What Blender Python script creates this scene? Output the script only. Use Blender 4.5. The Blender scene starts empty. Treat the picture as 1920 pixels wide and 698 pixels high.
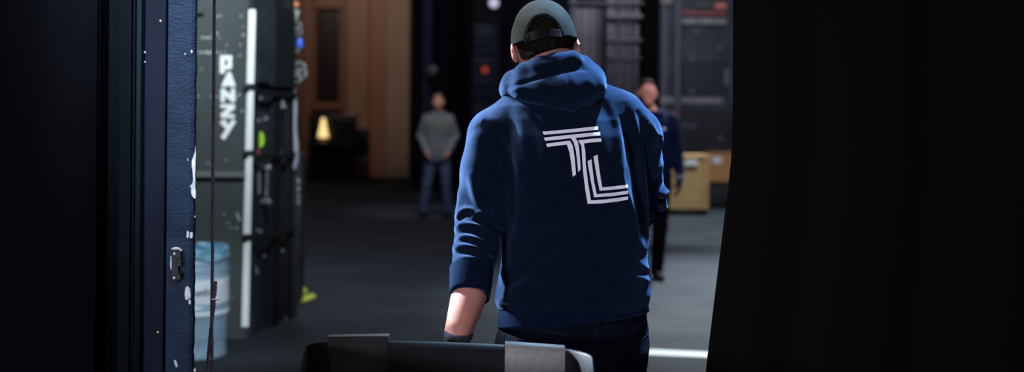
import bpy, bmesh, math, random
import numpy as np
from mathutils import noise as _n
from mathutils import Vector, Matrix
from mathutils.bvhtree import BVHTree
from mathutils.geometry import delaunay_2d_cdt

random.seed(7); np.random.seed(7)
S = bpy.context.scene
COL = S.collection
F = 2400.0; HX, HY = 960.0, 226.0; ROLL = math.radians(0.5); CZ = 1.4
cr, sr = math.cos(ROLL), math.sin(ROLL)

def at(px, py, Y):
    a = (px-HX)/F; b = (HY-py)/F
    return Vector(((a*cr-b*sr)*Y, Y, CZ+(a*sr+b*cr)*Y))
def proj(V):
    V = np.asarray(V, dtype=float)
    x = V[:, 0]/V[:, 1]; z = (V[:, 2]-CZ)/V[:, 1]
    return HX+F*(x*cr+z*sr), HY-F*(-x*sr+z*cr)
def ground(px, py):
    a = (px-HX)/F; b = (HY-py)/F
    return at(px, py, -CZ/(a*sr+b*cr))

# ------------------------------------------------------------------ materials
def mat(name, col, rough=0.6, metal=0.0, spec=0.5, col2=None, nscale=6.0, ndetail=4, contrast=(0.35, 0.65),
        bump=0.0, bscale=60.0, stretch=(1, 1, 1), sheen=0.0, sheen_tint=None, coat=0.0, emit=None, estr=0.0, wave=None, rough2=None):
    m = bpy.data.materials.new(name); m.use_nodes = True
    nt = m.node_tree; N = nt.nodes; L = nt.links
    b = N['Principled BSDF']
    b.inputs['Base Color'].default_value = (*col, 1); b.inputs['Roughness'].default_value = rough
    b.inputs['Metallic'].default_value = metal; b.inputs['Specular IOR Level'].default_value = spec
    if sheen:
        b.inputs['Sheen Weight'].default_value = sheen; b.inputs['Sheen Roughness'].default_value = 0.5
        b.inputs['Sheen Tint'].default_value = (*(sheen_tint or (1, 1, 1)), 1)
    if coat: b.inputs['Coat Weight'].default_value = coat
    if emit:
        b.inputs['Emission Color'].default_value = (*emit, 1); b.inputs['Emission Strength'].default_value = estr
    tc = N.new('ShaderNodeTexCoord'); mp = N.new('ShaderNodeMapping')
    mp.inputs['Scale'].default_value = stretch
    L.new(tc.outputs['Object'], mp.inputs['Vector'])
    if col2 or rough2 is not None:
        n = N.new('ShaderNodeTexNoise'); n.inputs['Scale'].default_value = nscale; n.inputs['Detail'].default_value = ndetail
        r = N.new('ShaderNodeValToRGB'); r.color_ramp.elements[0].position = contrast[0]; r.color_ramp.elements[1].position = contrast[1]
        c2 = col2 or col
        r.color_ramp.elements[0].color = (*col, 1); r.color_ramp.elements[1].color = (*c2, 1)
        L.new(mp.outputs[0], n.inputs['Vector']); L.new(n.outputs['Fac'], r.inputs[0]); L.new(r.outputs[0], b.inputs['Base Color'])
        if rough2 is not None:
            q = N.new('ShaderNodeMapRange'); q.inputs['From Min'].default_value = contrast[0]; q.inputs['From Max'].default_value = contrast[1]
            q.inputs['To Min'].default_value = rough; q.inputs['To Max'].default_value = rough2
            L.new(n.outputs['Fac'], q.inputs['Value']); L.new(q.outputs[0], b.inputs['Roughness'])
    if bump or wave:
        bp = N.new('ShaderNodeBump'); bp.inputs['Strength'].default_value = bump or wave[1]; bp.inputs['Distance'].default_value = 0.01
        if wave:
            n2 = N.new('ShaderNodeTexWave'); n2.inputs['Scale'].default_value = wave[0]; n2.bands_direction = wave[2]
            n2.inputs['Distortion'].default_value = wave[3] if len(wave) > 3 else 0
            L.new(mp.outputs[0], n2.inputs['Vector'])
        else:
            n2 = N.new('ShaderNodeTexNoise'); n2.inputs['Scale'].default_value = bscale; n2.inputs['Detail'].default_value = 5
            L.new(mp.outputs[0], n2.inputs['Vector'])
        L.new(n2.outputs['Fac'], bp.inputs['Height']); L.new(bp.outputs[0], b.inputs['Normal'])
    return m

M = {}
M['floor'] = mat('stage_floor', (.0175, .0212, .0285), .80, spec=.15, col2=(.030, .036, .046), nscale=1.3, ndetail=9, contrast=(.3, .72), bump=.05, bscale=25, rough2=.65)
M['black_wall'] = mat('black_wall', (.006, .006, .008), .85, spec=.1, col2=(.009, .009, .011), nscale=3, bump=.1, bscale=30)
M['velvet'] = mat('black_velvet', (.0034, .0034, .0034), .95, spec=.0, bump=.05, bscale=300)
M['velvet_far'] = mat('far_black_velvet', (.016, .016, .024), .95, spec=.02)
M['near_wall'] = mat('near_black_wall', (.0020, .0023, .0033), .9, spec=.0, col2=(.0028, .0032, .0044), nscale=2, stretch=(3, 3, .4))
M['frame_dark'] = mat('door_frame_dark', (.0020, .0032, .0052), .75, spec=.02, col2=(.0028, .0043, .0068), nscale=3, stretch=(6, 6, .4))
M['frame_teal'] = mat('door_frame_teal', (.0055, .0120, .0190), .6, spec=.08, col2=(.0070, .0150, .0230), nscale=4, stretch=(6, 6, .5))
M['frame_purple'] = mat('door_frame_plum', (.0052, .0068, .0140), .75, spec=.03, col2=(.0074, .0094, .0185), nscale=3.5, ndetail=6, stretch=(3, 3, .8))
M['chip'] = mat('bare_white_plaster', (.42, .46, .50), .8, col2=(.26, .30, .35), nscale=45)
M['latch'] = mat('latch_metal', (.004, .0045, .006), .6, spec=.2, col2=(.014, .014, .017), nscale=90)
M['hoodie'] = mat('navy_fleece', (.0024, .0038, .0090), .85, spec=.0, col2=(.0030, .0047, .0112), nscale=30, bump=.16, bscale=420, sheen=.14, sheen_tint=(.26, .48, 1))
M['rib'] = mat('navy_rib_knit', (.0021, .0037, .0105), .88, spec=.0, col2=(.0025, .0044, .0125), nscale=60, sheen=.08, sheen_tint=(.26, .48, 1))
M['logo'] = mat('lavender_white_print', (.47, .47, .56), .7, spec=.2, bump=.12, bscale=500)
M['denim'] = mat('dark_denim', (.0013, .0019, .0052), .8, spec=.03, col2=(.0021, .003, .008), nscale=25, bump=.12, bscale=500)
M['stitch'] = mat('blue_grey_stitching', (.014, .022, .044), .8, spec=.02, col2=(.004, .006, .014), nscale=140, contrast=(.45, .55))
def skin(name, c, c2):
    m = mat(name, c, .65, spec=.12, col2=c2, nscale=14, ndetail=5, bump=.06, bscale=350)
    b = m.node_tree.nodes['Principled BSDF']; b.inputs['Subsurface Weight'].default_value = .15
    b.inputs['Subsurface Radius'].default_value = (.01, .004, .002); b.inputs['Subsurface Scale'].default_value = .5
    return m
M['skin'] = skin('skin_main', (.25, .105, .090), (.31, .145, .12))
M['skin_far'] = skin('skin_far', (.42, .18, .14), (.48, .24, .19))
M['hair'] = mat('brown_hair', (.0024, .0018, .0016), .75, spec=.03, col2=(.0080, .0056, .0048), nscale=70, stretch=(2, 2, .35), bump=.35, bscale=150)
M['hair_dark'] = mat('dark_hair', (.006, .0045, .0045), .75, spec=.05)
M['hair_red'] = mat('cropped_ginger_hair', (.10, .045, .035), .7)
M['cap'] = mat('bottle_green_cotton', (.0060, .0092, .0084), .8, spec=.05, col2=(.0085, .0125, .0112), nscale=18, bump=.12, bscale=350)
M['cap_dark'] = mat('black_green_lining', (.0025, .0032, .0034), .85, spec=.05)
M['plastic_grey'] = mat('grey_strap_plastic', (.011, .010, .014), .6, spec=.05)
M['glove'] = mat('grey_knit_glove', (.026, .025, .036), .9, spec=.03, col2=(.036, .034, .047), nscale=80, bump=.2, bscale=400)
M['glove_dark'] = mat('dark_work_glove', (.012, .015, .035), .8, spec=.1)
M['grey_knit'] = mat('grey_hoodie', (.085, .095, .11), .9, col2=(.11, .12, .14), nscale=12, sheen=.1)
M['jeans'] = mat('blue_jeans', (.018, .035, .085), .8, col2=(.035, .06, .13), nscale=8)
M['black_cloth'] = mat('black_trousers', (.0025, .0025, .004), .85, spec=.05)
M['navy_far'] = mat('navy_sweatshirt', (.0025, .0065, .026), .85, spec=.05)
M['shoe'] = mat('black_leather', (.004, .004, .005), .7, spec=.06)
M['sole'] = mat('black_rubber', (.01, .01, .011), .8)
M['lanyard'] = mat('lime_lanyard', (.16, .22, .04), .7)
M['rail'] = mat('pale_grey_rail', (.085, .095, .095), .6)
M['speck'] = mat('chipped_paint_speck', (.40, .43, .43), .7)
M['eye'] = mat('eye_white', (.6, .6, .6), .2)
M['iris'] = mat('eye_dark', (.02, .015, .01), .2)
M['lens'] = mat('spectacle_frame', (.01, .012, .014), .3)
M['teal_plastic'] = mat('teal_temple_tip', (.02, .07, .065), .3)
M['bin'] = mat('black_moulded_plastic', (.0022, .0021, .0031), .33, spec=.40, col2=(.0032, .0030, .0046), nscale=9, rough2=.42, bump=.025, bscale=60)
M['bin_tub'] = mat('black_plastic_tub', (.0030, .0030, .0044), .55, spec=.06, col2=(.0035, .0033, .0048), nscale=9, rough2=.62)
M['rubber'] = mat('wheel_rubber', (.012, .012, .013), .8)
M['steel'] = mat('steel', (.25, .26, .28), .4, metal=.9)
M['rope'] = mat('grey_braided_rope', (.055, .050, .060), .85, spec=.1, col2=(.15, .14, .155), nscale=260, bump=.3, bscale=600)
M['ziptie'] = mat('white_nylon', (.75, .77, .80), .45)
M['white_tape'] = mat('white_tape', (.80, .86, .88), .6, col2=(.86, .91, .92), nscale=15)
M['letter'] = mat('white_letter_tape', (.82, .87, .89), .6)
M['yellow'] = mat('yellow_hazard_tape', (.62, .66, .05), .5)
M['drum'] = mat('galvanised_drum', (.20, .31, .42), .45, metal=.15, col2=(.27, .39, .50), nscale=4, stretch=(1, 1, 3))
M['drum_white'] = mat('drum_label_white', (.72, .78, .86), .55, col2=(.50, .57, .66), nscale=6)
M['drum_ink'] = mat('drum_label_ink', (.02, .025, .035), .7)
M['blue_bag'] = mat('blue_plastic_sheet', (.07, .20, .32), .4, col2=(.20, .38, .48), nscale=9, contrast=(.42, .58), stretch=(1, 1, 4))
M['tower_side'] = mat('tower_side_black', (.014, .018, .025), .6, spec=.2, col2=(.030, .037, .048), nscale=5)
M['cable'] = mat('black_cable', (.010, .011, .014), .5)
M['strap'] = mat('black_gaffer', (.007, .008, .010), .7, spec=.2)
M['silver'] = mat('scuffed_alloy', (.30, .33, .34), .45, metal=.3, col2=(.12, .13, .14), nscale=30)
M['green_tag'] = mat('lime_sticker', (.32, .62, .02), .5)
M['blue_conn'] = mat('blue_connector', (.02, .10, .60), .4)
M['orange_conn'] = mat('orange_connector', (.60, .22, .10), .5)
M['hose'] = mat('pale_hose', (.28, .30, .38), .6)
M['oak'] = mat('golden_brown_panel', (.22, .115, .065), .55, col2=(.17, .085, .05), nscale=3, stretch=(8, 8, .5))
M['oak_red'] = mat('reddish_panel', (.23, .095, .06), .55, col2=(.18, .075, .05), nscale=3, stretch=(8, 8, .5))
M['oak_frame'] = mat('door_frame_wood', (.15, .06, .03), .5, col2=(.11, .045, .024), nscale=3, stretch=(6, 6, 1))
M['taupe'] = mat('taupe_painted_column', (.24, .175, .125), .7, col2=(.21, .155, .115), nscale=2)
M['dark_glass_and_shade'] = mat('door_glass_and_opening_shade', (.006, .004, .004), .3)
M['black_lacquer'] = mat('black_lacquer', (.004, .004, .005), .35)
M['lampshade'] = mat('lit_lampshade', (.9, .7, .4), .6, emit=(1, .70, .27), estr=1.25)
M['brass'] = mat('brass', (.5, .35, .12), .35, metal=.9)
M['grey_drape'] = mat('grey_drape', (.10, .095, .11), .85, col2=(.13, .122, .135), nscale=3, stretch=(5, 5, .4))
M['alu'] = mat('aluminium_tube', (.14, .14, .175), .6, spec=.1)
M['container'] = mat('charcoal_container', (.018, .020, .027), .6, spec=.15, col2=(.036, .039, .049), nscale=1.2, ndetail=8)
M['container_dark'] = mat('container_lower_door', (.010, .011, .016), .6, spec=.2, col2=(.018, .019, .025), nscale=1.5, ndetail=8)
M['container_bar'] = mat('grey_lock_bar', (.095, .10, .115), .6, spec=.1)
M['dirty_white'] = mat('dirty_white_stripe', (.20, .19, .19), .7, col2=(.12, .115, .12), nscale=8)
M['dark_red'] = mat('dark_red_stripe', (.16, .022, .024), .6)
M['orange_red'] = mat('orange_sign', (.42, .12, .07), .6)
M['ply'] = mat('plywood', (.44, .27, .115), .7, col2=(.36, .215, .09), nscale=2.5, stretch=(1, 1, 6))
M['ply_dark'] = mat('amber_plywood', (.38, .19, .065), .7, col2=(.30, .15, .05), nscale=2.5, stretch=(1, 1, 6))
M['paper'] = mat('paper_label', (.60, .57, .60), .7)
M['blue_metal'] = mat('blue_grey_lantern_body', (.04, .045, .09), .4)
M['lamp_white'] = mat('lit_work_lamp', (.8, .8, .9), .5, emit=(.72, .72, 1), estr=.6)
M['lamp_red'] = mat('lit_red_indicator', (.6, .1, .05), .5, emit=(1, .12, .03), estr=.2)

# panel with fine speckles and scuffs
def tower_mat():
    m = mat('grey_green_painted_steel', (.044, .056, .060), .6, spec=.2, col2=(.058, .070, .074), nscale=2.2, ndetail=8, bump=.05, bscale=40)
    return m
M['tower'] = tower_mat()
def plaster_mat():
    m = mat('blue_rough_plaster', (.018, .040, .098), .65, spec=.08)
    nt = m.node_tree; N = nt.nodes; L = nt.links; b = N['Principled BSDF']
    tc = N.new('ShaderNodeTexCoord'); mp = N.new('ShaderNodeMapping'); mp.inputs['Scale'].default_value = (1, 1, 1.8)
    L.new(tc.outputs['Object'], mp.inputs['Vector'])
    n = N.new('ShaderNodeTexNoise'); n.inputs['Scale'].default_value = 95; n.inputs['Detail'].default_value = 3
    n3 = N.new('ShaderNodeTexNoise'); n3.inputs['Scale'].default_value = 9; n3.inputs['Detail'].default_value = 4
    L.new(mp.outputs[0], n.inputs['Vector']); L.new(mp.outputs[0], n3.inputs['Vector'])
    bp = N.new('ShaderNodeBump'); bp.inputs['Strength'].default_value = .8; bp.inputs['Distance'].default_value = .004
    b2 = N.new('ShaderNodeBump'); b2.inputs['Strength'].default_value = .25; b2.inputs['Distance'].default_value = .02
    L.new(n3.outputs['Fac'], b2.inputs['Height']); L.new(n.outputs['Fac'], bp.inputs['Height'])
    L.new(b2.outputs[0], bp.inputs['Normal']); L.new(bp.outputs[0], b.inputs['Normal'])
    r = N.new('ShaderNodeValToRGB'); r.color_ramp.elements[0].position = .35; r.color_ramp.elements[1].position = .7
    r.color_ramp.elements[0].color = (.0060, .0128, .027, 1); r.color_ramp.elements[1].color = (.0110, .0215, .045, 1)
    L.new(n3.outputs['Fac'], r.inputs[0]); L.new(r.outputs[0], b.inputs['Base Color'])
    return m
M['plaster'] = plaster_mat()

# ------------------------------------------------------------------ object helpers
def tag(o, label=None, cat=None, group=None, kind=None):
    if label: o['label'] = label
    if cat: o['category'] = cat
    if group: o['group'] = group
    if kind: o['kind'] = kind
    return o
def root(name, loc, label, cat, group=None):
    o = bpy.data.objects.new(name, None); COL.objects.link(o); o.location = loc; o.empty_display_size = .05
    return tag(o, label, cat, group)
def origin(o):
    v = Vector((0, 0, 0))
    while o is not None: v = v+o.location; o = o.parent
    return v
def mesh_obj(name, V, Fc, mats, parent=None, loc=None, smooth=False, mi=None):
    """V in world coordinates."""
    base = origin(parent) if parent else Vector((0, 0, 0))
    l = Vector(loc) if loc is not None else base
    V = np.asarray([tuple(v) for v in V], dtype=float)-np.array(tuple(l))
    me = bpy.data.meshes.new(name); me.from_pydata(V.tolist(), [], [tuple(int(i) for i in f) for f in Fc])
    for m in (mats if isinstance(mats, (list, tuple)) else [mats]): me.materials.append(m)
    if smooth: me.polygons.foreach_set('use_smooth', [True]*len(me.polygons))
    if mi is not None: me.polygons.foreach_set('material_index', mi)
    me.update()
    o = bpy.data.objects.new(name, me); COL.objects.link(o)
    if parent: o.parent = parent; o.location = l-base
    else: o.location = l
    return o

class MB:
    def __init__(s): s.V = []; s.F = []; s.m = []; s.cur = 0
    def add(s, V, Fc):
        k = len(s.V); s.V += [Vector(v) for v in V]; s.F += [tuple(i+k for i in f) for f in Fc]; s.m += [s.cur]*len(Fc); return s
    def box(s, a, b, R=None, c=None):
        x0, y0, z0 = a; x1, y1, z1 = b
        P = [Vector(p) for p in ((x0, y0, z0), (x1, y0, z0), (x1, y1, z0), (x0, y1, z0), (x0, y0, z1), (x1, y0, z1), (x1, y1, z1), (x0, y1, z1))]
        if R is not None:
            c = Vector(c) if c is not None else (Vector(a)+Vector(b))/2
            P = [R @ (p-c)+c for p in P]
        return s.add(P, [(0, 3, 2, 1), (4, 5, 6, 7), (0, 1, 5, 4), (1, 2, 6, 5), (2, 3, 7, 6), (3, 0, 4, 7)])
    def bev(s, a, b, r=.01, n=3, R=None, c=None):
        bm = bmesh.new(); bmesh.ops.create_cube(bm, size=1)
        a = Vector(a); b = Vector(b); ctr = (a+b)/2; d = b-a
        for v in bm.verts: v.co = Vector((v.co.x*d.x, v.co.y*d.y, v.co.z*d.z))
        bmesh.ops.bevel(bm, geom=list(bm.edges), offset=min(r, min(d)*.45), segments=n, profile=.5, affect='EDGES')
        bm.verts.index_update()
        P = [v.co.copy() for v in bm.verts]
        if R is not None: P = [R @ p for p in P]
        P = [p+ctr for p in P]
        Fc = [[v.index for v in f.verts] for f in bm.faces]; bm.free()
        return s.add(P, Fc)
    def tube(s, pts, r, n=12, cap=True):
        pts = [Vector(p) for p in pts]; rs = r if isinstance(r, (list, tuple)) else [r]*len(pts)
        V = []; Fc = []; up = None
        for i, p in enumerate(pts):
            t = (pts[min(i+1, len(pts)-1)]-pts[max(i-1, 0)]).normalized()
            if up is None: up = Vector((0, 0, 1)) if abs(t.z) < .9 else Vector((1, 0, 0))
            u = up.cross(t)
            if u.length < 1e-6: u = t.orthogonal()
            u.normalize(); w = t.cross(u).normalized(); up = w
            for k in range(n):
                a = 2*math.pi*k/n; V.append(p+(u*math.cos(a)+w*math.sin(a))*rs[i])
        for i in range(len(pts)-1):
            for k in range(n):
                Fc.append((i*n+k, i*n+(k+1) % n, (i+1)*n+(k+1) % n, (i+1)*n+k))
        if cap:
            Fc.append(tuple(range(n))[::-1]); Fc.append(tuple((len(pts)-1)*n+k for k in range(n)))
        return s.add(V, Fc)
    def lathe(s, prof, c, n=48, axis='z'):
        V = []; Fc = []; c = Vector(c)
        for r, h in prof:
            for k in range(n):
                a = 2*math.pi*k/n
                if axis == 'z': V.append(c+Vector((r*math.cos(a), r*math.sin(a), h)))
                elif axis == 'x': V.append(c+Vector((h, r*math.cos(a), r*math.sin(a))))
                else: V.append(c+Vector((r*math.sin(a), h, r*math.cos(a))))
        for i in range(len(prof)-1):
            for k in range(n): Fc.append((i*n+k, i*n+(k+1) % n, (i+1)*n+(k+1) % n, (i+1)*n+k))
        Fc.append(tuple(range(n))[::-1]); Fc.append(tuple((len(prof)-1)*n+k for k in range(n)))
        return s.add(V, Fc)
    def prism(s, poly, d):
        """poly: list of coplanar points, d: extrusion vector"""
        n = len(poly); P = [Vector(p) for p in poly]; d = Vector(d)
        return s.add(P+[p+d for p in P], [tuple(range(n)), tuple(range(2*n-1, n-1, -1))]+[(i, i+n, (i+1) % n+n, (i+1) % n) for i in range(n)])
    def build(s, name, m, parent=None, loc=None, smooth=False, **k):
        o = mesh_obj(name, s.V, s.F, m, parent, loc, smooth, s.m)
        bm = bmesh.new(); bm.from_mesh(o.data); bmesh.ops.recalc_face_normals(bm, faces=bm.faces); bm.to_mesh(o.data); bm.free()
        if smooth:
            try:
                o.data.set_sharp_from_angle(angle=math.radians(40))
            except Exception: pass
        return o
def struct(name, mb, m, label=None, cat=None, parent=None, **k):
    o = mb.build(name, m, parent, **k)
    if parent is None: o['kind'] = 'structure'
    if label: o['label'] = label
    if cat: o['category'] = cat
    return o

# ------------------------------------------------------------------ signed distance sculpting
class SDF:
    def __init__(s, lo, hi, h):
        s.h = h; s.lo = np.array(lo, float); n = np.ceil((np.array(hi)-s.lo)/h).astype(int)+1; s.n = n
        s.D = np.full(tuple(n), 1.0, dtype=np.float32)
        s.ax = [s.lo[i]+np.arange(n[i])*h for i in range(3)]
    def sub(s, lo, hi):
        i0 = np.clip(np.floor((np.array(lo)-s.lo)/s.h).astype(int), 0, s.n-1); i1 = np.clip(np.ceil((np.array(hi)-s.lo)/s.h).astype(int)+1, 1, s.n)
        sl = tuple(slice(a, b) for a, b in zip(i0, i1))
        X = s.ax[0][sl[0]][:, None, None]; Y = s.ax[1][sl[1]][None, :, None]; Z = s.ax[2][sl[2]][None, None, :]
        return sl, X, Y, Z
    def merge(s, sl, d, k, op='u'):
        a = s.D[sl]; d = d.astype(np.float32)
        if a.size == 0: return
        if op == 'u':
            if k > 0:
                hh = np.clip(.5+.5*(a-d)/k, 0, 1); s.D[sl] = a*(1-hh)+d*hh-k*hh*(1-hh)
            else: s.D[sl] = np.minimum(a, d)
        else:
            d = -d
            if k > 0:
                hh = np.clip(.5-.5*(a-d)/k, 0, 1); s.D[sl] = a*(1-hh)+d*hh+k*hh*(1-hh)
            else: s.D[sl] = np.maximum(a, d)
    def rc(s, a, b, ra, rb, k=.02, op='u', flat=None):
        a = np.array(tuple(a), float); b = np.array(tuple(b), float); m = max(ra, rb)+k+.03
        sl, X, Y, Z = s.sub(np.minimum(a, b)-m, np.maximum(a, b)+m)
        ab = b-a; L2 = max(float(ab @ ab), 1e-9)
        t = np.clip(((X-a[0])*ab[0]+(Y-a[1])*ab[1]+(Z-a[2])*ab[2])/L2, 0, 1)
        fx, fy, fz = flat or (1, 1, 1)
        d = np.sqrt(((X-a[0]-t*ab[0])/fx)**2+((Y-a[1]-t*ab[1])/fy)**2+((Z-a[2]-t*ab[2])/fz)**2)-(ra+(rb-ra)*t)
        s.merge(sl, d*min(fx, fy, fz, 1), k, op); return s
    def path(s, pts, rs, k=.02, op='u', flat=None):
        for i in range(len(pts)-1): s.rc(pts[i], pts[i+1], rs[i], rs[i+1], k if i == 0 or True else 0, op, flat)
        return s
    def ell(s, c, r, R=None, k=.02, op='u'):
        c = np.array(tuple(c), float); r = np.array(r, float); m = r.max()+k+.03
        sl, X, Y, Z = s.sub(c-m, c+m)
        x, y, z = X-c[0], Y-c[1], Z-c[2]
        if R is not None:
            R = np.array(R)
            x, y, z = (R[0, 0]*x+R[1, 0]*y+R[2, 0]*z, R[0, 1]*x+R[1, 1]*y+R[2, 1]*z, R[0, 2]*x+R[1, 2]*y+R[2, 2]*z)
        k0 = np.sqrt((x/r[0])**2+(y/r[1])**2+(z/r[2])**2); k1 = np.sqrt((x/r[0]**2)**2+(y/r[1]**2)**2+(z/r[2]**2)**2)
        s.merge(sl, k0*(k0-1)/np.maximum(k1, 1e-6), k, op); return s
    def prof(s, rows, k=.02, p=2.4):
        """rows: (z, cx, cy, a, b) elliptical column"""
        rows = sorted(rows); zz = [r[0] for r in rows]
        amax = max(r[3] for r in rows)+.08; bmax = max(r[4] for r in rows)+.08
        cx0 = min(r[1] for r in rows); cx1 = max(r[1] for r in rows); cy0 = min(r[2] for r in rows); cy1 = max(r[2] for r in rows)
        sl, X, Y, Z = s.sub((cx0-amax, cy0-bmax, zz[0]-.05), (cx1+amax, cy1+bmax, zz[-1]+.05))
        z1 = Z.ravel(); g = lambda i: np.interp(z1, zz, [r[i] for r in rows])[None, None, :]
        cx, cy, a, b = g(1), g(2), g(3), g(4)
        q = (np.abs((X-cx)/a)**p+np.abs((Y-cy)/b)**p)**(1/p)
        d = (q-1)*np.minimum(a, b)
        d = np.maximum(d, np.maximum(zz[0]-Z, Z-zz[-1]))
        s.merge(sl, d, k); return s
    def cut(s, p, n):
        n = np.array(tuple(n), float); n /= np.linalg.norm(n)
        d = (s.ax[0][:, None, None]-p[0])*n[0]+(s.ax[1][None, :, None]-p[1])*n[1]+(s.ax[2][None, None, :]-p[2])*n[2]
        s.D = np.maximum(s.D, d.astype(np.float32)); return s
    def mesh(s):
        D = s.D; D[0] = D[-1] = 1; D[:, 0] = D[:, -1] = 1; D[:, :, 0] = D[:, :, -1] = 1
        nx, ny, nz = D.shape; ins = D < 0
        cnt = np.zeros((nx-1, ny-1, nz-1), np.uint8)
        for dx in (0, 1):
            for dy in (0, 1):
                for dz in (0, 1): cnt += ins[dx:nx-1+dx, dy:ny-1+dy, dz:nz-1+dz]
        act = np.argwhere((cnt > 0) & (cnt < 8)); ids = np.full((nx-1, ny-1, nz-1), -1, np.int64)
        ids[act[:, 0], act[:, 1], act[:, 2]] = np.arange(len(act))
        acc = np.zeros((len(act), 3)); num = np.zeros(len(act))
        cor = [(0, 0, 0), (1, 0, 0), (0, 1, 0), (1, 1, 0), (0, 0, 1), (1, 0, 1), (0, 1, 1), (1, 1, 1)]
        for i, a in enumerate(cor):
            for b in cor[i+1:]:
                if sum(abs(p-q) for p, q in zip(a, b)) != 1: continue
                A = D[act[:, 0]+a[0], act[:, 1]+a[1], act[:, 2]+a[2]]; B = D[act[:, 0]+b[0], act[:, 1]+b[1], act[:, 2]+b[2]]
                m = (A < 0) != (B < 0); t = np.where(m, A/np.where(m, A-B, 1), 0)
                for j in range(3): acc[:, j] += np.where(m, a[j]+(b[j]-a[j])*t, 0)
                num += m
        V = s.lo+(act+acc/num[:, None])*s.h
        Q = []
        for ax in range(3):
            sl0 = [slice(None)]*3; sl1 = [slice(None)]*3; sl0[ax] = slice(0, -1); sl1[ax] = slice(1, None)
            a = ins[tuple(sl0)]; b = ins[tuple(sl1)]
            E = np.argwhere(a != b); u, v = (ax+1) % 3, (ax+2) % 3
            E = E[(E[:, u] > 0) & (E[:, v] > 0) & (E[:, u] < D.shape[u]-1) & (E[:, v] < D.shape[v]-1)]
            fl = a[E[:, 0], E[:, 1], E[:, 2]]
            def g(du, dv):
                e = E.copy(); e[:, u] += du; e[:, v] += dv; return ids[e[:, 0], e[:, 1], e[:, 2]]
            q = np.stack([g(-1, -1), g(0, -1), g(0, 0), g(-1, 0)], 1)
            q[~fl] = q[~fl][:, ::-1]; Q.append(q)
        return V, np.concatenate(Q)

def relax(V, Q, it=2, lam=.5):
    e = np.concatenate([Q[:, [0, 1]], Q[:, [1, 2]], Q[:, [2, 3]], Q[:, [3, 0]]])
    for k in range(it):
        for l in (lam, -lam*.98):
            A = np.zeros_like(V); n = np.zeros(len(V))
            np.add.at(A, e[:, 0], V[e[:, 1]]); np.add.at(A, e[:, 1], V[e[:, 0]]); np.add.at(n, e[:, 0], 1); np.add.at(n, e[:, 1], 1)
            V = V+l*(A/np.maximum(n, 1)[:, None]-V)
    return V
def normals(V, Q):
    n = np.cross(V[Q[:, 2]]-V[Q[:, 0]], V[Q[:, 3]]-V[Q[:, 1]]); N = np.zeros_like(V)
    for j in range(4): np.add.at(N, Q[:, j], n)
    return N/np.maximum(np.linalg.norm(N, axis=1), 1e-12)[:, None]
def poly_dist(x, y, pts):
    d = np.full(len(x), 1e9); tt = np.zeros(len(x)); n = len(pts)-1
    for i in range(n):
        ax, ay = pts[i]; bx, by = pts[i+1]; L = (bx-ax)**2+(by-ay)**2
        t = np.clip(((x-ax)*(bx-ax)+(y-ay)*(by-ay))/L, 0, 1); q = np.hypot(x-ax-t*(bx-ax), y-ay-t*(by-ay))
        m = q < d; d[m] = q[m]; tt[m] = ((i+t)/n)[m]
    return d, tt
def catmull(pts, m=6):
    out = []; P = [pts[0]]+list(pts)+[pts[-1]]
    for i in range(1, len(P)-2):
        for j in range(m):
            t = j/m; p0, p1, p2, p3 = [np.array(q, float) for q in P[i-1:i+3]]
            out.append(tuple(.5*((2*p1)+(p2-p0)*t+(2*p0-5*p1+4*p2-p3)*t*t+(3*p1-p0-3*p2+p3)*t**3)))
    out.append(tuple(pts[-1])); return out
def sculpt(V, Q, strokes, back=True):
    """cloth folds: ridges (+) and creases (-) run along lines on the side of the cloth turned to the doorway"""
    N = normals(V, Q); x, y = proj(V); face = np.clip(-N[:, 1]*2.2+.35, 0, 1) if back else np.ones(len(V))
    D = np.zeros(len(V))
    for pts, w, amp in strokes:
        d, t = poly_dist(x, y, catmull(pts)); taper = np.sin(math.pi*np.clip(t, 0, 1))**.6
        D += amp*.001*np.exp(-(d/w)**2)*taper
    return V+N*(D*face)[:, None]
def wrinkle(V, scale, amp, stretch=(1, 1, 1), seed=0.0):
    from mathutils import noise
    out = np.empty(len(V))
    for i, v in enumerate(V): out[i] = noise.noise(Vector((v[0]*scale*stretch[0]+seed, v[1]*scale*stretch[1], v[2]*scale*stretch[2])))
    return out*amp

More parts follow.
